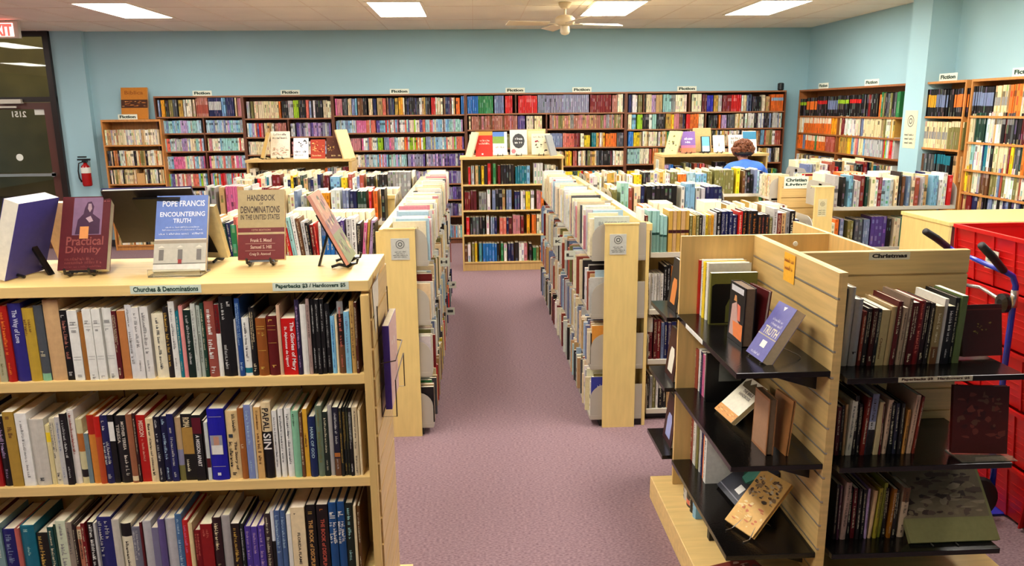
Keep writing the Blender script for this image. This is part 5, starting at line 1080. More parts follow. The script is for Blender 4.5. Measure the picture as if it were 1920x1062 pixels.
# the portrait on the blue book, and the emblem on the cream one
WL3 = 'lowest visible shelf of near bookcase'
def zb3(px): return 1085 + (1062 - 1085) * px / 684
S3 = [
 (-20, -6, 980, 'maroon'), (-5, 14, 985, (120, 150, 150), dict(tc='white')), (15, 39.5, 995, (26, 26, 96), dict(tc='slate')), (40, 48.5, 993, (184, 94, 84), dict(txt=None)), (49, 75.5, 988, (8, 100, 120), dict(tc='paleteal', txt=T_((None, .05, .09, .5, .4), (None, .34, .5, .5, .2)), note='thick teal book')),
 (76, 99.5, 1003, (22, 20, 16), dict(tc='gold', txt=T_((None, .05, .75, .4, .36)), note='thick black book lettered in gold')), (100, 111, 990, (14, 64, 62)), (112, 115.5, 985, 'dgreen', dict(txt=None)), (116, 134.5, 979, (206, 214, 184), dict(tc='grey')), (135, 146.5, 981, (150, 136, 120), dict(tc='dgrey')),
 (147, 153, 985, (34, 20, 20)), (153.5, 163, 990, (196, 124, 92), dict(bands=[(.78, .95, 'cream')])), (163.5, 171, 982, (112, 14, 20)), (175, 186.5, 981, 'black', dict(tc='white', txt=T_((None, .04, .24, .5, .5), (None, .28, .8, .5, .55)))), (187, 191.5, 982, 'ltgrey', dict(txt=None)),
 (192, 219, 973, (30, 34, 100), dict(txt=T_((None, .05, .3, .7, .3), (None, .05, .6, .25, .24)), tc='ltgrey', note='thick navy book lettered in white')), (220, 234, 976, (196, 190, 176), dict(txt=None)), (234.5, 254, 984, 'ivory', dict(bands=[(.78, 1, 'black')], txt=T_((None, .3, .8, .5, .3)), tc='dark', note='cream book with a black head band')),
 (254.5, 270, 991, (112, 112, 126), dict(tc='ltgrey')), (270.5, 275, 982, 'maroon', dict(txt=None)), (276, 291.5, 980, (186, 184, 186), dict(txt=None)), (292, 304.5, 992, (116, 112, 140), dict(txt=None)), (305, 317.5, 976, (90, 76, 130), dict(txt=None)), (318, 336.5, 975, (186, 184, 186), dict(txt=None)),
 (337, 349.5, 967, (66, 106, 148), dict(tc='paleblue')), (350, 360.5, 978, (192, 34, 30), dict(tc='pink')), (361, 368.5, 982, (226, 204, 150), dict(txt=None)), (369, 381.5, 998, (124, 14, 22), dict(tc='salmon')), (383, 405, 984, (136, 14, 16), dict(tc='salmon', txt=T_((None, .1, .2, .3, .2), (None, .1, .24, .6, .2)), note='thick dark red book')),
 (405.5, 421.5, 973, (44, 18, 22), dict(tc='cream')), (422, 438, 970, (170, 164, 160), dict(txt=None)), (440, 455.5, 983, (28, 14, 12), dict(tc='gold')), (456, 463, 984, (20, 30, 28), dict(tc='ltgrey')), (464, 475.5, 990, (76, 56, 150), dict(tc='lilac')), (476, 487.5, 990, (76, 56, 150), dict(tc='lilac')), (488, 500.5, 989, (76, 56, 150), dict(tc='lilac')),
 (502, 513, 966, (56, 42, 42)), (514, 520.5, 961, (224, 226, 228), dict(bands=[(0, .55, 'black')], txt=None)), (521, 531.5, 960, (74, 100, 146), dict(tc='paleblue', txt=T_((None, .06, .62, .5, .55)))), (532, 541.5, 960, (70, 96, 140), dict(tc='paleblue', txt=T_((None, .06, .55, .5, .5)))), (543, 551, 966, 'white', dict(txt=None, hard=False)),
 (552, 578, 953, (236, 214, 170), dict(txt=T_(('FLORIDA FLAME', .36, .82, .5, .2, lin((50, 40, 40))), (None, .08, .1, .3, .15)), note='thick cream book reading FLORIDA FLAME')), (579, 597.5, 950, (18, 14, 14), dict(txt=T_(('THE BOOK of DISCIPLINE', .2, .92, .5, .42, lin((214, 160, 90))), (None, .08, .12, .5, .4)), tc='gold', note='black book with gilt capitals')),
 (600, 620.5, 948, (24, 14, 14), dict(txt=T_(('THE BOOK of DISCIPLINE', .2, .92, .5, .36, lin((200, 90, 70))), (None, .06, .1, .5, .4)), tc='orb', note='black book with red capitals')), (622, 636.5, 945, (22, 74, 130), dict(txt=T_((None, .12, .2, .5, .7), (None, .26, .56, .3, .45), (None, .26, .56, .75, .45)), tc='white')),
 (637.5, 651.5, 944, (22, 74, 130), dict(txt=T_((None, .12, .2, .5, .7), (None, .26, .56, .3, .45), (None, .26, .56, .75, .45)), tc='white')), (652, 667, 947, (20, 30, 22), dict(tc='paleteal', txt=T_((None, .06, .5, .5, .4), (None, .66, .82, .5, .4)))), (668, 673, 950, 'cream', dict(txt=None)), (673.5, 680, 952, (96, 62, 26))]
px_row(rnd, S3, NY + .014, NZ[2], .185, WL3, zb3)
# rear side of the near bookcase and its bottom shelf
for z in NZ[:3]: run_books(rnd, Vector((NX1 - .04, 2.83, z)), -EX, EY, 1.3, 'M', .2, .27, .14, .165)
run_books(rnd, Vector((NX0 + .03, NY + .02, NZ[3])), EX, -EY, 1.3, 'D', .2, .26, .15, .17)

# ================================================================== BOOKS DISPLAYED ON THE NEAR BOOKCASE
def cover_at(px0, px1, pyb, pyt, Y, tilt):
    """width, height and foot of a leaning cover read off its own plane"""
    a = onY(px0, pyb, Y); b = onY(px1, pyb, Y); z = a.z * .5 + b.z * .5
    c = onY((px0 + px1) / 2, pyt, Y + .2 * sin(tilt)); h = (c.z - z) / cos(tilt)
    return Vector(((a.x + b.x) / 2, Y, z)), b.x - a.x, h
GD_ = 'books displayed on the near left bookcase'
P_, w_, h_ = cover_at(109, 199, 511, 375, 2.555, .46); P_.z = ZT + .021
faceout('dark red book with an old portrait and orange sticker, on a black easel', P_, .06, .46, w_, h_, .03, (88, 18, 26), (
 ('r', .24, .47, .84, .985, (132, 100, 128)), ('p', [(.3, .48), (.34, .68), (.45, .76), (.47, .84), (.52, .92), (.6, .93), (.66, .86), (.64, .76), (.8, .68), (.8, .48)], (70, 40, 66)), ('p', [(.53, .83), (.54, .9), (.6, .9), (.62, .83), (.58, .78)], (168, 140, 150)),
 ('p', [(.5, .7), (.6, .73), (.66, .66), (.58, .64)], (190, 160, 170)), ('t', 'Practical', .14, .33, .9, .45, (148, 76, 70)), ('t', 'Divinity', .14, .2, .86, .32, (148, 76, 70)), ('s', .14, .13, .7, .17, (130, 60, 56)), ('s', .14, .08, .9, .12, (130, 60, 56)), ('s', .14, .03, .9, .06, (120, 50, 50)),
 ('s', .86, .955, .99, .97, (200, 110, 110)), ('s', .86, .925, .99, .94, (200, 110, 110)), ('r', .4, .42, .58, .585, (226, 150, 86))), pagecol=(234, 226, 204), group=GD_)
easel('black easel holding the dark red portrait book', Vector((P_.x, P_.y - .004, ZT + .0006)), .06, .13, .075, group='black book easels on the near bookcase')
P_, w_, h_ = cover_at(288, 385, 516, 376, 2.55, .46); P_.z = ZT + .012
faceout('light blue book with white capitals over a pale palace front, in a clear stand', P_, .05, .46, w_, h_, .02, (98, 124, 190), (
 ('r', 0, 0, 1, .40, (186, 180, 164)), ('r', 0, .36, 1, .42, (150, 136, 116)), ('r', 0, .0, 1, .09, (216, 212, 200)), ('r', 0, .405, 1, .42, (220, 210, 190)),
 ('t', 'POPE FRANCIS', .12, .85, .94, .93, (226, 230, 240)), ('t', 'ENCOUNTERING', .08, .715, .95, .78, (226, 230, 240)), ('t', 'TRUTH', .34, .63, .68, .69, (226, 230, 240)), ('s', .2, .565, .84, .585, (200, 208, 230)), ('s', .14, .53, .9, .55, (200, 208, 230)), ('s', .08, .475, .94, .5, (214, 220, 236)))
 + tuple(('r', x, .14, x + .09, .28, (110, 104, 98)) for x in (.1, .46, .82)) + tuple(('p', [(x - .03, .3), (x + .045, .335), (x + .12, .3)], (214, 208, 190)) for x in (.1, .46, .82)) + (('r', .47, .09, .54, .15, (150, 30, 24)), ('r', 0, .095, 1, .1, (60, 60, 60))), pagecol=(230, 216, 184), group=GD_)
t = thing('book_stand', 'clear acrylic stand under the light blue book', 'book stand', (P_.x, P_.y, ZT))
m = MB(); m.box(P_.x - w_ / 2, P_.x + w_ / 2, P_.y - .045, P_.y + .055, ZT + .0006, ZT + .006); build('foot', m, M_CLEAR, t)
m = MB(); m.box(P_.x - w_ / 2, P_.x + w_ / 2, P_.y - .045, P_.y - .042, ZT + .0062, ZT + .026); build('lip', m, M_CLEAR, t)
P_, w_, h_ = cover_at(447, 534, 494, 364, 2.68, .32); P_.z = ZT + .021
faceout('tan and dark red handbook with large black capitals, on a small easel', P_, .03, .32, w_, h_, .022, (112, 22, 22), (
 ('r', 0, .455, 1, 1, (178, 156, 108)), ('r', 0, .36, 1, .39, (190, 164, 120)), ('t', 'HANDBOOK', .2, .84, .8, .93, (60, 40, 20)), ('t', 'OF', .46, .78, .54, .815, (60, 40, 20)), ('t', 'DENOMINATIONS', .06, .665, .9, .765, (60, 40, 20)), ('t', 'IN THE UNITED STATES', .06, .57, .9, .645, (60, 40, 20)),
 ('t', '12TH EDITION', .3, .41, .7, .435, (190, 140, 110)), ('t', 'Frank S. Mead', .27, .25, .72, .3, (206, 170, 150)), ('r', .16, .225, .8, .23, (190, 140, 120)), ('t', 'Samuel S. Hill', .27, .155, .72, .205, (206, 170, 150)), ('r', .16, .125, .8, .13, (190, 140, 120)), ('t', 'Craig D. Atwood', .25, .05, .7, .1, (206, 170, 150))), pagecol=(226, 200, 150), group=GD_)
easel('black easel holding the tan and dark red handbook', Vector((P_.x, P_.y - .004, ZT + .0006)), .03, .10, .08, group='black book easels on the near bookcase')
# turned to the left side, its back towards us
faceout('white-edged book turned away with a blue back, at the left edge of the picture', (-1.54, 2.585, ZT + .02), -pi / 2 - .14, .34, .19, .262, .052, (60, 56, 130), (), pagecol=(232, 226, 208), back=(74, 70, 150), hard=False, group=GD_)
easel('black easel holding the white-edged book turned away at the left edge', Vector((-1.515, 2.60, ZT + .0006)), -pi / 2 - .14, .17, .12, lean=.36, plate=.45, group='black book easels on the near bookcase')
# turned to the right, seen along its cover
faceout('book with a peach and green landscape cover, leaning sideways on a black easel', (-.43, 2.66, ZT + .022), pi / 2 + .04, .46, .20, .26, .012, (214, 150, 130), (
 ('r', 0, .62, 1, 1, (216, 160, 130)), ('r', 0, .42, 1, .62, (176, 130, 130)), ('r', 0, 0, 1, .42, (150, 156, 116)), ('d', .05, .05, .95, .95, [(226, 190, 150), (120, 110, 90), (190, 196, 150), (150, 110, 120)], 40, 11)), hard=False, back=(30, 26, 30), group=GD_)
easel('black easel seen from the side at the right end of the near bookcase', Vector((-.44, 2.66, ZT + .0006)), pi / 2 + .04, .19, .11, lean=.47, plate=.48, group='black book easels on the near bookcase')
# those on the far edge face the other way
faceout('large book turned away, showing a dark grey back, behind the red and blue ones', (-1.135, 2.85, ZT + .075), pi + .16, .72, .285, .27, .014, (40, 36, 90), (('r', .1, .1, .9, .9, (90, 80, 150)),), pagecol=(236, 232, 226), back=(54, 46, 42), hard=True, group=GD_)
t = thing('book_easel', 'large black easel holding the big turned-away book', 'book easel', (-1.10, 2.70, ZT), 'black book easels on the near bookcase')
Qy = lambda x, y, z: Vector((-1.10 + x, 2.70 + y, ZT + z))
m = MB(); m.hexa([Qy(-.04, .125, .062), Qy(.085, .125, .062), Qy(.085, .112, .058), Qy(-.04, .112, .058), Qy(-.05, -.04, .245), Qy(.105, -.04, .245), Qy(.105, -.052, .24), Qy(-.05, -.052, .24)]); build('back_plate', m, M_BLACKP, t)
for x in (-.015, .06):
    m = MB(); m.tube([Qy(x, .158, .09), Qy(x, .15, .066), Qy(x, .12, .06), Qy(x + .005, .09, .05), Qy(x + .012, .06, .006)], .007, 8); build('foot', m, M_BLACKP, t)
faceout('cream book turned away behind the light blue book', (-.955, 2.80, ZT + .02), pi - .25, .30, .15, .20, .02, (214, 190, 130), (), back=(224, 204, 150), hard=False, group=GD_)
easel('black easel behind the light blue book, facing away', Vector((-.955, 2.797, ZT + .0006)), pi - .25, .1, .08, group='black book easels on the near bookcase')
faceout('peach book turned away behind the dark red portrait book', (-1.40, 2.79, ZT + .02), pi - .3, .30, .2, .22, .018, (110, 20, 30), (), back=(222, 180, 136), hard=False, group=GD_)
easel('black easel behind the dark red portrait book, facing away', Vector((-1.40, 2.787, ZT + .0006)), pi - .3, .1, .08, group='black book easels on the near bookcase')

# ================================================================== FOUR-ARMED SLAT DISPLAY
rnd = random.Random(303)
DT = 1.37
t = thing('slatwall_display', 'four-armed maple slat display with black shelves at the near right', 'display stand', (1.485, 3.27, 0))
def slats(n, m_, gx):
    pass
# A: arm to the left, plain face; B: arm towards the viewer, slats face -X; C: arm to the right, slats face -Y; D: arm going back
m = MB(); m.box(.952, 1.668, 3.502, 3.522, .12, DT); build('plain_panel', m, M_MAPLE, t, bevel=.001)
m = MB(); m.box(1.303, 1.325, 2.64, 3.501, .12, DT)
for k in range(13):
    z1 = DT - .001 - k * .1; m.box(1.293, 1.3035, 2.641, 3.50, max(.125, z1 - .091), z1 - (.0 if k == 0 else .001))
pb = build('slat_panel', m, M_SLAT, t)
g_ = MB()
for k in range(1, 13): z1 = DT - k * .1; g_.box(1.2942, 1.3028, 2.6415, 3.4995, z1 + .0005, z1 + .0075)
build('groove', g_, M_GROOVE, pb)
m = MB(); m.box(1.3255, 2.03, 3.046, 3.066, .12, DT)
for k in range(13):
    z1 = DT - .001 - k * .1; m.box(1.3265, 2.029, 3.037, 3.0465, max(.125, z1 - .094), z1 - (.0 if k == 0 else .003))
build('slat_panel', m, M_SLAT, t)
m = MB(); m.box(1.648, 1.668, 3.067, 3.50, .12, DT); m.box(1.648, 1.668, 3.523, 3.92, .12, DT); build('slat_panel', m, M_MAPLE, t)
m = MB(); m.box(.862, 2.10, 2.44, 3.60, 0, .118); build('plinth', m, M_MAPLEH, t, bevel=.003)
BZ = (1.0, .63, .257)
for z in BZ:
    m = MB(); m.box(.94, 1.292, 2.645, 3.492, z - .022, z); build('shelf', m, M_BLACKL, t, bevel=.0015)
    for yy in (2.75, 3.4):
        m = MB(); m.prism([(1.2915, yy, z - .023), (1.02, yy, z - .023), (1.2915, yy, z - .11)], (0, .004, 0)); build('bracket', m, M_BLACKP, t)
CZ = (.985, .634, .275)
for z in CZ:
    m = MB(); m.box(1.335, 2.0, 2.60, 3.036, z - .022, z); build('shelf', m, M_BLACKL, t, bevel=.0015)
    for xx in (1.5, 1.9):
        m = MB(); m.prism([(xx, 3.036, z - .023), (xx, 2.75, z - .023), (xx, 3.036, z - .11)], (.004, 0, 0)); build('bracket', m, M_BLACKP, t)
for z in (.975, .62, .265):
    m = MB(); m.box(.90, 1.64, 3.523, 3.86, z - .02, z); build('shelf', m, M_BLACKL, t)
m = MB(); m.lathe(0, 0, [(.001, 0), (.012, 0), (.011, .006), (.001, .008)], 12, T=lambda x, y, z: (1.49 + x, 3.502 - z, 1.325 + y)); build('screw_cap', m, M_WHITE, t)
# labels and sticky note
sign_card('section_sign', 'pale Christmas sign on the right arm of the slat display', onY(1629, 488, 3.036), EX, EZ, onY(1707, 474, 3.036).x - onY(1629, 488, 3.036).x, onY(1629, 474, 3.036).z - onY(1629, 488, 3.036).z, ['Christmas'], bg=(216, 208, 180), ink=(40, 30, 20), bold=.05)
a = onY(1685, 711, 2.598); b = onY(1825, 702, 2.598)
sign_card('shelf_label', 'pale price label on the black Christmas shelf edge', (a.x, 2.5985, .966), EX, EZ, b.x - a.x, .019, ['Paperbacks $3   Hardcovers $5'], 'label', thick=.001, bg=(206, 196, 166), ink=(70, 40, 30), margin=.06)
sign_card('shelf_label', 'white label strip along the left edge of the top black shelf', (.9385, 3.33, .979), -EY, EZ, .26, .02, ['~.9'], 'label', thick=.001, bg=(232, 230, 222), ink=(210, 208, 200), margin=.1)
a = onX(1470, 505, 1.29)
c = sign_card('sticky_note', 'bright yellow-orange sticky note on the slat panel', (1.2895, 3.13, 1.24), -EY, EZ, .11, .12, [None, None, '', ''] if 0 else ['~.9', '~.8', ' '], 'note', thick=.0008, bg=(250, 184, 52), ink=(170, 90, 20))

# ---- books on the left-facing shelves (spines face -X)
def left_row(specs, Xs, zs, where, pyb, d=.2):
    """specs: (px0, px1, top px, colour, extras), far to near"""
    row = []
    for sp in specs:
        p0, p1, ty, key = sp[:4]; kw = sp[4] if len(sp) > 4 else {}
        y0 = onX(p0, pyb(p0), Xs).y; y1 = onX(p1, pyb(p1), Xs).y
        h = kw.get('h') or onX(p0, ty, Xs).z - zs
        row.append(dict(o=Vector((Xs + rnd.uniform(0, .006), y0, zs)), t=max(.007, y0 - y1 - .0008), h=h, col=pick(rnd, key), kw=kw))
    for i, b in enumerate(row):
        kw = b['kw']; hard = kw.get('hard', rnd.random() < .5)
        mbs = book_parts(rnd, b['o'], Vector((0, -1, 0)), Vector((-1, 0, 0)), b['t'], b['h'], kw.get('d', d), b['col'], hard, kw.get('txt', [(None, .08, .6, .5, .4), (None, .7, .9, .5, .3)]), pick(rnd, kw['tc']) if 'tc' in kw else None, [(q[0], q[1], pick(rnd, q[2])) for q in kw['bands']] if 'bands' in kw else None)
        PENDING.append(dict(mbs=mbs, base=b['o'], col=cname(b['col']), t=b['t'], h=b['h'], note=kw.get('note'), ln=cname(row[i - 1]['col']) if i else None, rn=cname(row[i + 1]['col']) if i < len(row) - 1 else None, where=where, i=i, n=len(row), group=None))
left_row([(1299, 1307, 480, (196, 40, 20), dict(tc='orange')), (1307.5, 1312, 483, 'white'), (1312.5, 1316, 487, 'yellow'), (1316.5, 1320, 489, (226, 224, 210))], 1.035, 1.0, 'top black shelf of slat display', lambda p: 588 + (p - 1305) * 1.1, .2)
faceout('olive-green book with a black figure, standing on the top black shelf', (1.14, 3.30, 1.0006), 0, 0, .21, .235, .022, (110, 110, 50), (('p', [(.03, .02), (.03, .75), (.1, .79), (.5, .79), (.66, .6), (.66, .02)], (10, 10, 10)), ('p', [(.34, .04), (.34, .35), (.42, .5), (.62, .5), (.64, .04)], (92, 96, 46))), pagecol=(240, 236, 220))
faceout('black book with a painted figure in orange drapery, on the top black shelf', (1.06, 3.03, 1.0006), -pi / 2 + .05, .02, .16, .245, .045, (16, 12, 14), (('r', .1, .86, .9, .96, (206, 206, 210)), ('p', [(.3, .7), (.36, .8), (.46, .8), (.5, .7)], (214, 150, 90)), ('p', [(.1, .1), (.2, .62), (.5, .7), (.6, .4), (.95, .3), (.95, .1)], (196, 160, 150)), ('p', [(.4, .1), (.3, .35), (.95, .36), (.95, .08)], (232, 130, 70)), ('p', [(.6, .4), (.55, .68), (.75, .66), (.78, .4)], (226, 120, 96))), pagecol=(112, 92, 72), hard=True)
faceout('maroon book leaning behind the one with the painted figure', (1.125, 3.02, 1.0006), -pi / 2 + .12, .1, .16, .235, .016, (84, 20, 22), (), pagecol=(220, 210, 190), hard=True)
faceout('thick purple-blue paperback with a price sticker, leaning on a wire easel', (1.06, 2.80, 1.012), -pi / 2 + .08, .56, .145, .235, .042, (98, 96, 158), (('t', 'TRUTH', .15, .42, .9, .56, (206, 200, 170)), ('s', .3, .6, .9, .66, (180, 180, 200)), ('s', .25, .68, .85, .73, (180, 180, 200)), ('r', .0, .38, 1.0, .4, (170, 160, 140)), ('r', .42, .2, .68, .32, (226, 224, 216)), ('s', .2, .05, .7, .1, (190, 190, 210)), ('p', [(.5, .88), (.42, .95), (.6, .96)], (220, 220, 225))), pagecol=(206, 186, 152), hard=False)
def wire_easel(lab, P, yaw, L_=.17):
    n = Vector((sin(yaw), -cos(yaw), 0)); e = Vector((cos(yaw), sin(yaw), 0)); P = Vector(P); Q = lambda x, y, z: P + e * x + n * y + EZ * z
    tt = thing('wire_easel', lab, 'book easel', P, 'wire easels on the slat display')
    for s_ in (-1, 1):
        mm = MB(); mm.tube([Q(s_ * .05, .004, .003), Q(s_ * .05, -.01, .003), Q(s_ * .05, -.03, .004), Q(s_ * .03, -.09, .055)], .002, 6); build('side_wire', mm, M_CHROME, tt)
    mm = MB(); mm.tube([Q(0, -.085, .052), Q(.01, -L_, .012), Q(.012, -L_ - .01, .002)], .002, 6); build('strut', mm, M_CHROME, tt)
wire_easel('wire easel under the purple-blue paperback', (1.065, 2.80, 1.0008), -pi / 2 + .08)
left_row([(1300, 1305, 648, 'brick'), (1305.5, 1309, 650, 'white'), (1309.5, 1313, 655, 'navy'), (1313.5, 1317, 660, 'pink'), (1317.5, 1321, 665, 'white')], 1.04, .63, 'middle black shelf of slat display', lambda p: 726 + (p - 1305) * 1.15, .2)
faceout('black book with a pale grey arch, standing on the middle black shelf', (1.13, 3.30, .6306), 0, 0, .19, .235, .02, (12, 10, 12), (('p', [(.3, .42), (.3, .78), (.4, .87), (.6, .9), (.78, .84), (.85, .7), (.85, .42)], (112, 116, 110)),))
P1 = onZ(1338, 760, .645); P2 = onZ(1373, 798, .645)
faceout('white and yellow book with dark sketched peaks, leaning on the middle black shelf', ((P1.x + P2.x) / 2, (P1.y + P2.y) / 2, .642), -pi / 2 + .12, .85, .17, .21, .022, (238, 232, 208), (('p', [(.05, .85), (.2, .98), (.35, .86), (.5, .97), (.7, .84), (.85, .95), (.97, .8), (.9, .74), (.1, .76)], (96, 84, 60)), ('t', 'THE BIBLE', .3, .66, .8, .73, (80, 70, 60)), ('t', 'HANDBOOK', .25, .56, .85, .63, (100, 90, 80)), ('r', 0, 0, 1, .2, (220, 150, 60)), ('d', .03, .02, .97, .2, [(250, 200, 110), (180, 110, 40)], 14, 12)), pagecol=(206, 180, 130), hard=False)
faceout('brown book with its page edges towards the viewer, middle black shelf', (1.10, 2.80, .6306), -pi / 2 + .04, .02, .14, .23, .03, (150, 100, 60), (('r', .05, .05, .95, .95, (160, 120, 90)),), pagecol=(120, 96, 72), hard=True)
faceout('thin tan book behind the brown one, middle black shelf', (1.17, 2.79, .6306), -pi / 2 + .1, .08, .14, .225, .012, (176, 120, 70), (), pagecol=(120, 90, 60), hard=True)
left_row([(1290, 1296, 776, 'brick'), (1296.5, 1301, 780, 'white'), (1301.5, 1305, 790, 'olive'), (1305.5, 1309, 795, 'ltgrey'), (1309.5, 1313, 800, 'navy'), (1313.5, 1317, 805, 'orange'), (1317.5, 1322, 812, 'white')], 1.03, .257, 'lowest black shelf of slat display', lambda p: 874 + (p - 1300) * 1.25, .2)
P1 = onZ(1342, 912, .275); P2 = onZ(1392, 958, .275)
faceout('dark book with a glowing green and blue cloud, leaning on the lowest black shelf', ((P1.x + P2.x) / 2, (P1.y + P2.y) / 2 + .04, .27), -pi / 2 + .1, .95, .2, .24, .02, (44, 46, 56), (('p', [(.25, .55), (.2, .8), (.45, .95), (.75, .9), (.9, .7), (.8, .5), (.6, .4), (.4, .42)], (30, 90, 70)), ('p', [(.35, .45), (.32, .7), (.55, .8), (.7, .62), (.6, .42)], (90, 170, 150)), ('r', .55, .18, .78, .34, (232, 232, 226)), ('r', 0, .08, 1, .1, (120, 120, 130))), pagecol=(96, 96, 90), hard=True)
P1 = onZ(1377, 967, .272); P2 = onZ(1384, 1010, .272)
faceout('golden picture book with medieval figures, leaning on the lowest black shelf', ((P1.x + P2.x) / 2 + .005, (P1.y + P2.y) / 2 - .01, .27), -pi / 2 + .42, .82, .16, .27, .018, (226, 178, 96), (('d', .04, .5, .96, .96, [(70, 50, 34), (150, 120, 80), (110, 80, 50), (210, 190, 150)], 60, 13), ('d', .04, .04, .96, .48, [(240, 214, 150), (200, 110, 60), (236, 190, 110)], 30, 14)), pagecol=(190, 150, 100), hard=True)
wire_easel('wire easel under the golden picture book', (1.02, 2.78, .2578), -pi / 2 + .42)
left_row([(1275, 1281, 900, 'ltgrey'), (1281.5, 1288, 915, 'dark', dict(bands=[(.2, .6, 'salmon')])), (1288.5, 1293, 925, 'black'), (1293.5, 1299, 935, 'ltblue')], .965, .119, 'plinth of slat display', lambda p: 985 + (p - 1275) * 1.6, .2)
faceout('black book lettered in white at its foot, standing on the plinth', (1.10, 2.98, .1192), 0, 0, .24, .12, .03, (12, 10, 12), (('t', 'I FEAR', .25, .2, .6, .34, (190, 180, 150)),))
faceout('picture book lying on the plinth, a corner poking out under the black shelf', (1.06, 2.62, .1192), .3, pi / 2 - .02, .24, .2, .015, (120, 50, 40), (('d', .05, .05, .95, .95, [(206, 170, 150), (90, 60, 50), (170, 80, 60)], 24, 15),), hard=True)
# left ends of the shelves behind
for z, cc, oc, lab in ((.975, (24, 18, 18), (214, 130, 60), 'top'), (.62, (60, 24, 20), (236, 232, 214), 'middle'), (.265, (56, 22, 30), (160, 170, 220), 'lowest')):
    faceout(f'dark book with a pale arch facing the aisle, {lab} rear shelf of the slat display', (.96, 3.68, z + .0006), -pi / 2, .12, .17, .25, .02, cc, (('p', [(.25, .12), (.25, .5), (.35, .62), (.65, .62), (.75, .5), (.75, .12)], oc),), hard=True)
    run_books(rnd, Vector((1.02, 3.82, z)), EX, EY, .6, 'D', .2, .26, .15, .2)

# ---- Christmas side
CW_ = 'top Christmas shelf'
CY = 2.735
px_row(rnd, [
 (1569, 1577, 543, 'black', dict(lean=-.03)), (1578, 1590, 540, (186, 182, 174), dict(lean=-.04, txt=None)), (1591, 1606, 562, (168, 168, 170), dict(lean=-.04, tc='black', txt=[(None, .78, .84, .5, .5)])), (1608, 1614, 585, (110, 36, 22), dict(lean=-.05, bands=[(.1, .9, 'brick')])), (1615, 1624, 580, 'dark', dict(lean=-.05)), (1625, 1633, 578, (60, 18, 16), dict(lean=-.05)), (1634, 1640, 580, 'black', dict(lean=-.05)),
 (1641, 1656, 582, (176, 158, 110), dict(lean=-.05, tc='brown', txt=[('Christmas', .5, .88, .35, .3)], note='thick parchment book with dark script')), (1657, 1667, 576, (164, 140, 96), dict(lean=-.06, txt=None)), (1668, 1677, 566, (84, 18, 18), dict(lean=-.06)), (1680, 1687, 578, (166, 142, 116), dict(lean=-.06)), (1688, 1695, 560, (130, 110, 92), dict(lean=-.06)),
 (1696, 1707, 568, (70, 14, 18), dict(lean=-.05)), (1708, 1720, 565, (112, 16, 18), dict(lean=-.05, tc='salmon')), (1721, 1730, 568, (40, 14, 18), dict(lean=-.05)), (1731, 1739, 570, 'dark', dict(lean=-.05)), (1741, 1754, 575, (140, 120, 80), dict(lean=-.05, bands=[(0, .3, 'brown')])), (1755, 1762, 562, (214, 210, 200), dict(txt=None, lean=-.05)),
 (1763, 1776, 575, (22, 18, 24), dict(tc='ltgrey', lean=-.03)), (1777, 1785, 560, 'black', dict(lean=-.03)), (1786, 1797, 556, (92, 106, 62), dict(lean=-.04, txt=None, note='olive-green spined book'))], CY, CZ[0], .2, CW_, lambda p: 680 + (p - 1580) * .06)
for (xp, lab) in ():
    pass
CW2 = 'second Christmas shelf'
px_row(rnd, [(1566, 1573, 765, 'maroon'), (1574, 1579, 762, 'dark'), (1580, 1584, 760, 'tan'), (1586, 1596, 755, (206, 200, 180), dict(tc='dgrey', lean=-.05)), (1598, 1605, 745, 'dark'), (1606, 1612, 760, 'black'), (1613, 1620, 746, (110, 30, 20), dict(lean=-.05)), (1622, 1634, 740, (120, 124, 150), dict(lean=-.05, bands=[(0, .42, 'dark'), (.42, .55, 'ltgrey')])),
 (1637, 1646, 755, (196, 176, 130), dict(txt=None, lean=-.05)), (1648, 1651, 758, 'maroon'), (1654, 1663, 752, (214, 180, 150), dict(lean=-.06)), (1665, 1673, 757, 'black'), (1674, 1681, 758, (40, 40, 56)), (1683, 1689, 758, 'dark'), (1691, 1697, 770, (190, 130, 60), dict(lean=-.05)), (1700, 1708, 742, (212, 176, 146), dict(lean=-.08)), (1710, 1715, 745, (120, 40, 24), dict(lean=-.08))], 2.70, CZ[1], .2, CW2, lambda p: 853)
CW3 = 'third Christmas shelf'
px_row(rnd, [(1562, 1567, 910, 'dark'), (1568, 1572, 912, (80, 40, 60)), (1575, 1585, 906, (176, 144, 130), dict(lean=-.04)), (1587, 1593, 920, 'black'), (1595, 1602, 918, 'maroon'), (1604, 1610, 918, 'dark'), (1612, 1618, 920, 'black'), (1620, 1624, 918, 'lilac'), (1627, 1633, 922, (214, 176, 130), dict(txt=None, lean=-.06)), (1636, 1643, 917, (156, 140, 40), dict(lean=-.05)),
 (1645, 1651, 908, (140, 140, 40), dict(lean=-.06)), (1653, 1660, 918, 'black'), (1662, 1668, 918, (150, 90, 20), dict(lean=-.05)), (1670, 1678, 920, 'dark'), (1682, 1695, 917, (196, 170, 140), dict(bands=[(.72, 1, 'brown')], lean=-.05))], 2.70, CZ[2], .2, CW3, lambda p: 1016)
faceout('dark red book with a golden ornament facing out on the top Christmas shelf', (onY(1843, 662, 2.78).x, 2.78, CZ[0] + .012), .05, .2, .165, .20, .02, (70, 14, 12), (('d', .25, .4, .75, .72, [(150, 120, 50), (110, 90, 40)], 12, 16), ('r', 0, .9, 1, .92, (120, 40, 30))), hard=True)
a, b = onY(1790, 850, 2.66), onY(1882, 850, 2.66)
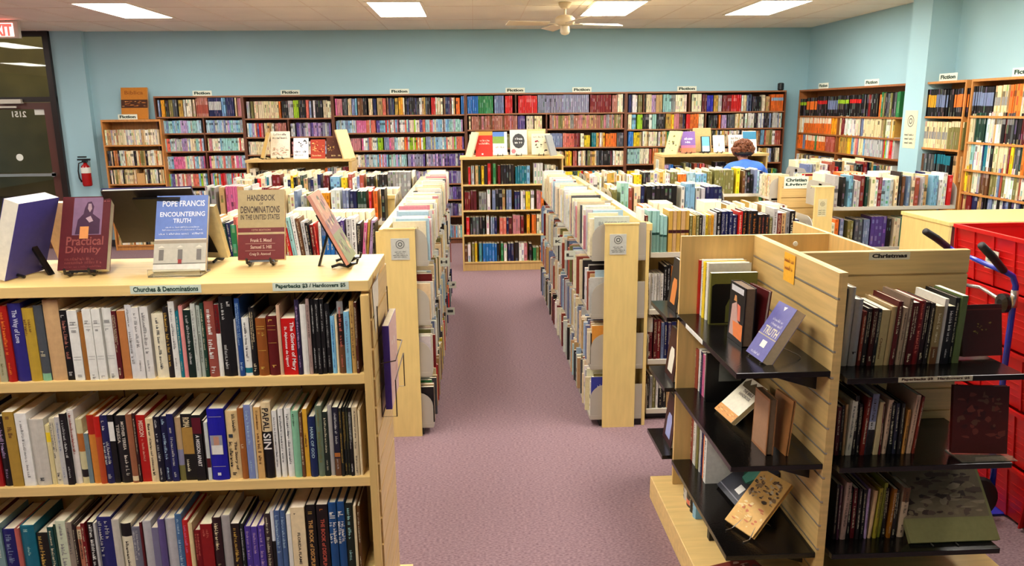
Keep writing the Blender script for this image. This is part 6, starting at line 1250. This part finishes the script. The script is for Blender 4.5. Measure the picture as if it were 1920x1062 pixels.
faceout('dark red-brown book facing out on the second Christmas shelf', ((a.x + b.x) / 2, 2.66, CZ[1] + .012), -.12, .16, b.x - a.x + .01, .262, .02, (74, 22, 18), (('d', .05, .2, .95, .95, [(110, 50, 40), (60, 20, 20), (96, 60, 46)], 40, 17),), hard=True, pagecol=(60, 50, 40))
t2 = thing('book_stand', 'clear stand under the dark red-brown book', 'book stand', ((a.x + b.x) / 2, 2.66, CZ[1]))
m = MB(); m.box(a.x, b.x + .02, 2.61, 2.72, CZ[1] + .0006, CZ[1] + .004); build('foot', m, M_CLEAR, t2)
m = MB(); m.box(a.x + .05, b.x, 2.61, 2.613, CZ[1] + .0045, CZ[1] + .022); build('lip', m, M_CLEAR, t2)
a, b = onY(1712, 1008, 2.63), onY(1880, 1008, 2.63)
faceout('wide beige-green boxed book with a dim crowd picture, third Christmas shelf', ((a.x + b.x) / 2, 2.64, CZ[2] + .012), 0, .72, b.x - a.x, .33, .02, (122, 118, 74), (('r', 0, .28, .97, .88, (110, 96, 74)), ('d', .0, .28, .97, .86, [(60, 44, 38), (140, 124, 100), (84, 66, 56), (120, 104, 80)], 90, 18)), hard=True)
wire_easel('wire easel under the wide beige-green book', (1.80, 2.63, CZ[2] + .001), 0)

# ================================================================== DESK, CRATES, HAND TRUCK
t = thing('low_cabinet', 'pale laminate cabinet behind the red crates', 'cabinet', (4.2, 5.88, 0))
m = MB(); m.box(3.52, 4.74, 5.55, 6.22, 1.07, 1.10); build('top', m, M_PALE, t, bevel=.003)
m = MB(); m.box(3.53, 3.55, 5.56, 6.21, 0, 1.069); build('side_panel', m, M_PALE, t)
m = MB(); m.box(4.71, 4.73, 5.56, 6.21, 0, 1.069); build('side_panel', m, M_PALE, t)
m = MB(); m.box(3.551, 4.709, 5.60, 5.62, 0, 1.069); build('front_panel', m, mat('dark_red_panel', (112, 30, 24), .5), t)
# crates
def crate(x0, x1, y0, y1, z0, hgt, label):
    t = thing('plastic_crate', label, 'crate', ((x0 + x1) / 2, (y0 + y1) / 2, z0), 'stack of red plastic crates')
    k = .025; m = MB(); tw = .004
    def wall(ax, ay, bx_, by, inx, iny):
        # tapered wall from a to b, bottom pulled in
        A0, B0 = Vector((ax + inx * k, ay + iny * k, z0)), Vector((bx_ + inx * k, by + iny * k, z0)); A1, B1 = Vector((ax, ay, z0 + hgt - .02)), Vector((bx_, by, z0 + hgt - .02)); n = Vector((inx, iny, 0)) * tw
        m.hexa([A0, B0, B0 + n, A0 + n, A1, B1, B1 + n, A1 + n])
        L2 = (B1 - A1).length; N = max(3, int(L2 / .14))
        for q in range(N + 1):
            f0 = q / N; c0 = A0.lerp(B0, f0); c1 = A1.lerp(B1, f0); d_ = (B1 - A1).normalized() * .007; o2 = -Vector((inx, iny, 0)) * .007
            m.hexa([c0 - d_ + o2, c0 + d_ + o2, c0 + d_, c0 - d_, c1 - d_ + o2, c1 + d_ + o2, c1 + d_, c1 - d_])
        for q in range(5):
            f0 = .22 + q * .13; c0 = A0.lerp(A1, f0); c1 = B0.lerp(B1, f0); o2 = -Vector((inx, iny, 0)) * .003; zz = Vector((0, 0, .004))
            m.hexa([c0 + o2, c1 + o2, c1, c0, c0 + o2 + zz, c1 + o2 + zz, c1 + zz, c0 + zz])
    wall(x0, y0, x0, y1, 1, 0); wall(x1, y0, x1, y1, -1, 0); wall(x0, y0, x1, y0, 0, 1); wall(x0, y1, x1, y1, 0, -1)
    m.box(x0 + k, x1 - k, y0 + k, y1 - k, z0 + .001, z0 + .008)
    build('shell', m, M_REDP, t)
    r_ = MB(); e = .012
    for q in ((x0 - e, x1 + e, y0 - e, y0 + .006), (x0 - e, x1 + e, y1 - .006, y1 + e), (x0 - e, x0 + .006, y0 + .006, y1 - .006), (x1 - .006, x1 + e, y0 + .006, y1 - .006)): r_.box(*q, z0 + hgt - .02, z0 + hgt - .002)
    build('rim', r_, M_REDP, t)
    return t
cn = ['lowest red plastic crate of the stack on the hand truck', 'second red crate from the bottom of the stack', 'middle red crate of the stack on the hand truck', 'second red crate from the top of the stack', 'topmost red plastic crate of the stack, beside the display']
for k in range(5): crate(2.51, 3.02, 3.14, 3.89, .014 + k * .267, .266, cn[k])
m = MB()
for q in range(20): m.box(2.53, 3.0, 3.17 + q * .036, 3.176 + q * .036, 1.24, 1.243)
for q in range(13): m.box(2.54 + q * .036, 2.546 + q * .036, 3.165, 3.87, 1.2425, 1.2455)
ob = build('crate_insert', m, M_REDP, base=(2.76, 3.5, 1.24)); tag(ob, 'red grid insert lying inside the topmost crate', 'insert')
sign_card('crate_label', 'white and green label on the side of the topmost red crate', (2.4985, 3.62, 1.17), -EY, EZ, .09, .09, ['~.8', '~.6', ' '], 'label', bg=(206, 200, 180), ink=(60, 130, 60))
sign_card('crate_label', 'white printed label lying on the topmost red crate', (2.66, 3.25, 1.2465), EX, EY, .16, .05, ['~.8'], 'label', bg=(230, 226, 216), ink=(120, 120, 110))
# hand truck
t = thing('hand_truck', 'blue hand truck with black rubber grips in front of the red crates', 'hand truck', (2.44, 3.59, 0))
UX = 2.425
tl, jl = onX(1735, 434, 2.20), onX(1776, 463, 2.36)
tr, jr = onX(1840, 460, 2.20), onX(1882, 508, 2.36)
for tip, jn in ((tl, jl), (tr, jr)):
    el = Vector((UX, jn.y, jn.z - .07))
    m = MB(); m.tube([tip, tip.lerp(jn, .5) + Vector((0, 0, .004)), jn], [.017, .018, .017], 12); build('grip', m, M_RUB, t, smooth=True)
    m = MB(); m.tube([tip.lerp(jn, .9), jn, jn.lerp(el, .5) + Vector((.012, 0, .01)), el, Vector((UX, jn.y, .7)), Vector((UX + .02, jn.y, .12))], .0135, 12); build('upright', m, M_BLUEM, t, smooth=True)
    m = MB(); m.lathe(0, 0, [(.10, -.02), (.11, 0), (.10, .02)], 20, T=lambda x, y, z: (UX - .06 + x, jn.y + z, .112 + y)); build('wheel', m, M_RUB, t)
    m = MB(); m.tube([(UX, jn.y, el.z - .02), (UX, jn.y, el.z - .10)], .0165, 12); build('sleeve', m, M_CHROME, t, smooth=True)
m = MB(); m.tube([jl + Vector((.02, -.005, -.012)), jr + Vector((.02, .005, -.012))], .0115, 10); build('crossbar', m, M_BLUEM, t, smooth=True)
m = MB(); m.tube([Vector((UX, jl.y, jl.z - .19)), Vector((UX - .015, (jl.y + jr.y) / 2, jl.z - .16)), Vector((UX, jr.y, jr.z - .17))], .009, 8); build('crossbar', m, M_CHROME, t, smooth=True)
m = MB(); m.tube([Vector((UX, jl.y, .5)), Vector((UX, jr.y, .5))], .011, 8); build('crossbar', m, M_BLUEM, t, smooth=True)
m = MB(); m.lathe(0, 0, [(.02, -.02), (.045, -.012), (.045, .012), (.02, .02)], 14, T=lambda x, y, z: (UX - .02 + z, jr.y + .035 + x, jr.z - .16 + y)); build('lock_knob', m, M_BLACKP, t)
m = MB(); m.box(UX, 2.92, 3.30, 3.84, .002, .012); build('toe_plate', m, M_BLUEM, t)

# ================================================================== PERSON
def skin_mesh(name, chain, m_, parent=None, sub=2, base=(0, 0, 0)):
    """chain: {'v': [(x, y, z, r)], 'e': [(a, b)]}, root is vertex 0"""
    me = bpy.data.meshes.new(name); me.from_pydata([v[:3] for v in chain['v']], chain['e'], [])
    o = bpy.data.objects.new(name, me); C.objects.link(o)
    md = o.modifiers.new('skin', 'SKIN'); md.use_smooth_shade = True
    for i, v in enumerate(chain['v']):
        r = v[3] if isinstance(v[3], tuple) else (v[3], v[3]); me.skin_vertices[0].data[i].radius = r
    me.skin_vertices[0].data[0].use_root = True
    ss = o.modifiers.new('sub', 'SUBSURF'); ss.levels = sub; ss.render_levels = sub
    me.materials.append(m_)
    if parent: o.parent = parent
    return o
PXc, PYc = 3.15, 8.92       # local frame: +y away from the camera, towards the shelf
pt_ = thing('person', 'person in a blue shirt with curly hair in a dark band, back to the viewer', 'person', (PXc, PYc, 0))
M_SKIN = mat('skin', (196, 140, 116), .5); M_SHIRT = mat('blue_knit_shirt', (66, 116, 222), .85, noise=.1, scale=30); M_TROUS = mat('dark_trousers', (40, 44, 58), .85); M_HAIR = mat('curly_hair', (120, 66, 34), .6, noise=.45, scale=40)
V = []; Ed = []
def ch(pts, fr):
    i0 = fr
    for p in pts:
        V.append(p); Ed.append((i0, len(V) - 1)); i0 = len(V) - 1
    return i0
V.append((0, -.06, .88, (.125, .1)))
sp = ch([(0, -.05, 1.02, (.12, .09)), (0, .0, 1.15, (.135, .1)), (0, .05, 1.245, (.14, .095))], 0)
nk = ch([(0, .09, 1.305, (.06, .055)), (0, .12, 1.35, (.05, .05)), (0, .155, 1.40, (.072, .075)), (0, .17, 1.455, (.078, .09)), (0, .165, 1.50, (.05, .06))], sp)
for s in (-1, 1):
    hip = ch([(s * .085, -.06, .82, .085), (s * .095, -.02, .47, .056), (s * .095, -.04, .12, .038), (s * .095, -.02, .045, .036), (s * .1, .09, .028, .03)], 0)
    wr = ch([(s * .16, .06, 1.25, .062), (s * .225, .07, 1.20, .054), (s * .265, .12, 1.02, .04), (s * .22, .26, .96, .03), (s * .19, .33, .97, .025)], sp)
    pm = ch([(s * .185, .37, .985, (.036, .018))], wr)
    for q, (dx, ln) in enumerate(((-.027, .062), (-.009, .074), (.009, .07), (.027, .055))):
        ch([(s * (.185) + dx, .40, .99, .009), (s * .185 + dx * 1.1, .40 + ln * .6, 1.0, .008), (s * .185 + dx * 1.1 - s * .008, .40 + ln, .99, .007)], pm)
    ch([(s * .185 - s * .035, .365, 1.005, .011), (s * .185 - s * .045, .40, 1.02, .009)], pm)
b_ = skin_mesh('body', dict(v=V, e=Ed), M_SKIN, pt_)
# shirt
V = [(0, -.055, .86, (.15, .13))]; Ed = []
sp = ch([(0, -.05, 1.0, (.15, .125)), (0, .0, 1.14, (.17, .135)), (0, .04, 1.235, (.18, .125))], 0)
ch([(0, .075, 1.31, (.105, .085)), (0, .10, 1.335, (.07, .065))], sp)
for s in (-1, 1): ch([(s * .17, .055, 1.235, .09), (s * .235, .075, 1.175, .075), (s * .262, .105, 1.07, .064), (s * .266, .115, 1.03, .06)], sp)
skin_mesh('shirt', dict(v=V, e=Ed), M_SHIRT, pt_)
V = [(0, -.06, .88, (.14, .12))]; Ed = []
for s in (-1, 1): ch([(s * .088, -.06, .78, .103), (s * .096, -.02, .46, .074), (s * .096, -.04, .10, .058)], 0)
skin_mesh('trousers', dict(v=V, e=Ed), M_TROUS, pt_)
for s in (-1, 1):
    m = MB(); m.lathe(0, 0, [(.02, -.005), (.047, 0), (.046, .03), (.03, .06)], 14, T=lambda x, y, z: (PXc + s * .1 + x * .95, PYc + .03 + y * 2.4, .005 + z)); build('shoe', m, M_BLACKP, pt_, smooth=True)
    m = MB(); m.lathe(0, 0, [(.004, -.008), (.022, -.004), (.022, .004), (.004, .008)], 10, T=lambda x, y, z: (PXc + s * (.08 + z), PYc + .165 + y * .7, 1.44 + x * 1.3)); build('ear', m, M_SKIN, pt_, smooth=True)
# face, turned away
m = MB(); m.lathe(0, 0, [(.003, 0), (.014, .012), (.012, .03), (.005, .05)], 8, T=lambda x, y, z: (PXc + x, PYc + .262 + y, 1.43 + z)); build('nose', m, M_SKIN, pt_, smooth=True)
for s in (-1, 1):
    m = MB(); m.lathe(0, 0, [(.002, -.011), (.009, -.006), (.0115, 0), (.009, .006), (.002, .011)], 10, T=lambda x, y, z: (PXc + s * .032 + x, PYc + .243 + y, 1.468 + z)); build('eye', m, M_WHITE, pt_, smooth=True)
m = MB(); m.box(PXc - .024, PXc + .024, PYc + .236, PYc + .246, 1.405, 1.413); build('mouth', m, mat('lips', (160, 80, 76), .5), pt_)
# hair: one curly mass
rh = random.Random(4); m = MB(); hc = Vector((PXc, PYc + .135, 1.475))
def curl_ball(c, r, n=7):
    vs = []; fs = []
    for i in range(n + 1):
        th = pi * i / n
        for j in range(n + 2):
            ph = 2 * pi * j / (n + 2); rr = r * rh.uniform(.82, 1.18)
            vs.append(c + Vector((rr * sin(th) * cos(ph), rr * sin(th) * sin(ph), rr * cos(th))))
    k = n + 2
    for i in range(n):
        for j in range(k): fs.append((i * k + j, (i + 1) * k + j, (i + 1) * k + (j + 1) % k, i * k + (j + 1) % k))
    m.add(vs, fs)
curl_ball(hc, .088, 12)
for q in range(330):
    u = rh.uniform(-1, 1); ph = rh.uniform(0, 2 * pi); s = sqrt(1 - u * u); d = Vector((s * cos(ph), s * sin(ph), u))
    if d.y > .45 or u < -.75: continue
    wv = 1.0 + (.12 if abs(d.x) > .5 and u < .2 else 0)
    curl_ball(hc + Vector((d.x * .108 * wv, d.y * .098, d.z * .092 + (.012 if u > .5 else 0))), rh.uniform(.012, .024), 5)
build('hair', m, M_HAIR, pt_)
m = MB(); m.lathe(0, 0, [(.112, -.02), (.12, -.008), (.12, .008), (.112, .02)], 24, T=lambda x, y, z: (hc.x + x * .98, hc.y + y * .95, hc.z - .035 + z + y * .12)); build('hairband', m, mat('black_band', (14, 14, 16), .7), pt_, smooth=True)
flush_books()
st = build('book', STUFF, M_PRINT); st['kind'] = 'stuff'; st['label'] = 'all the smaller books packed on the shelves farther back'; st['category'] = 'book'
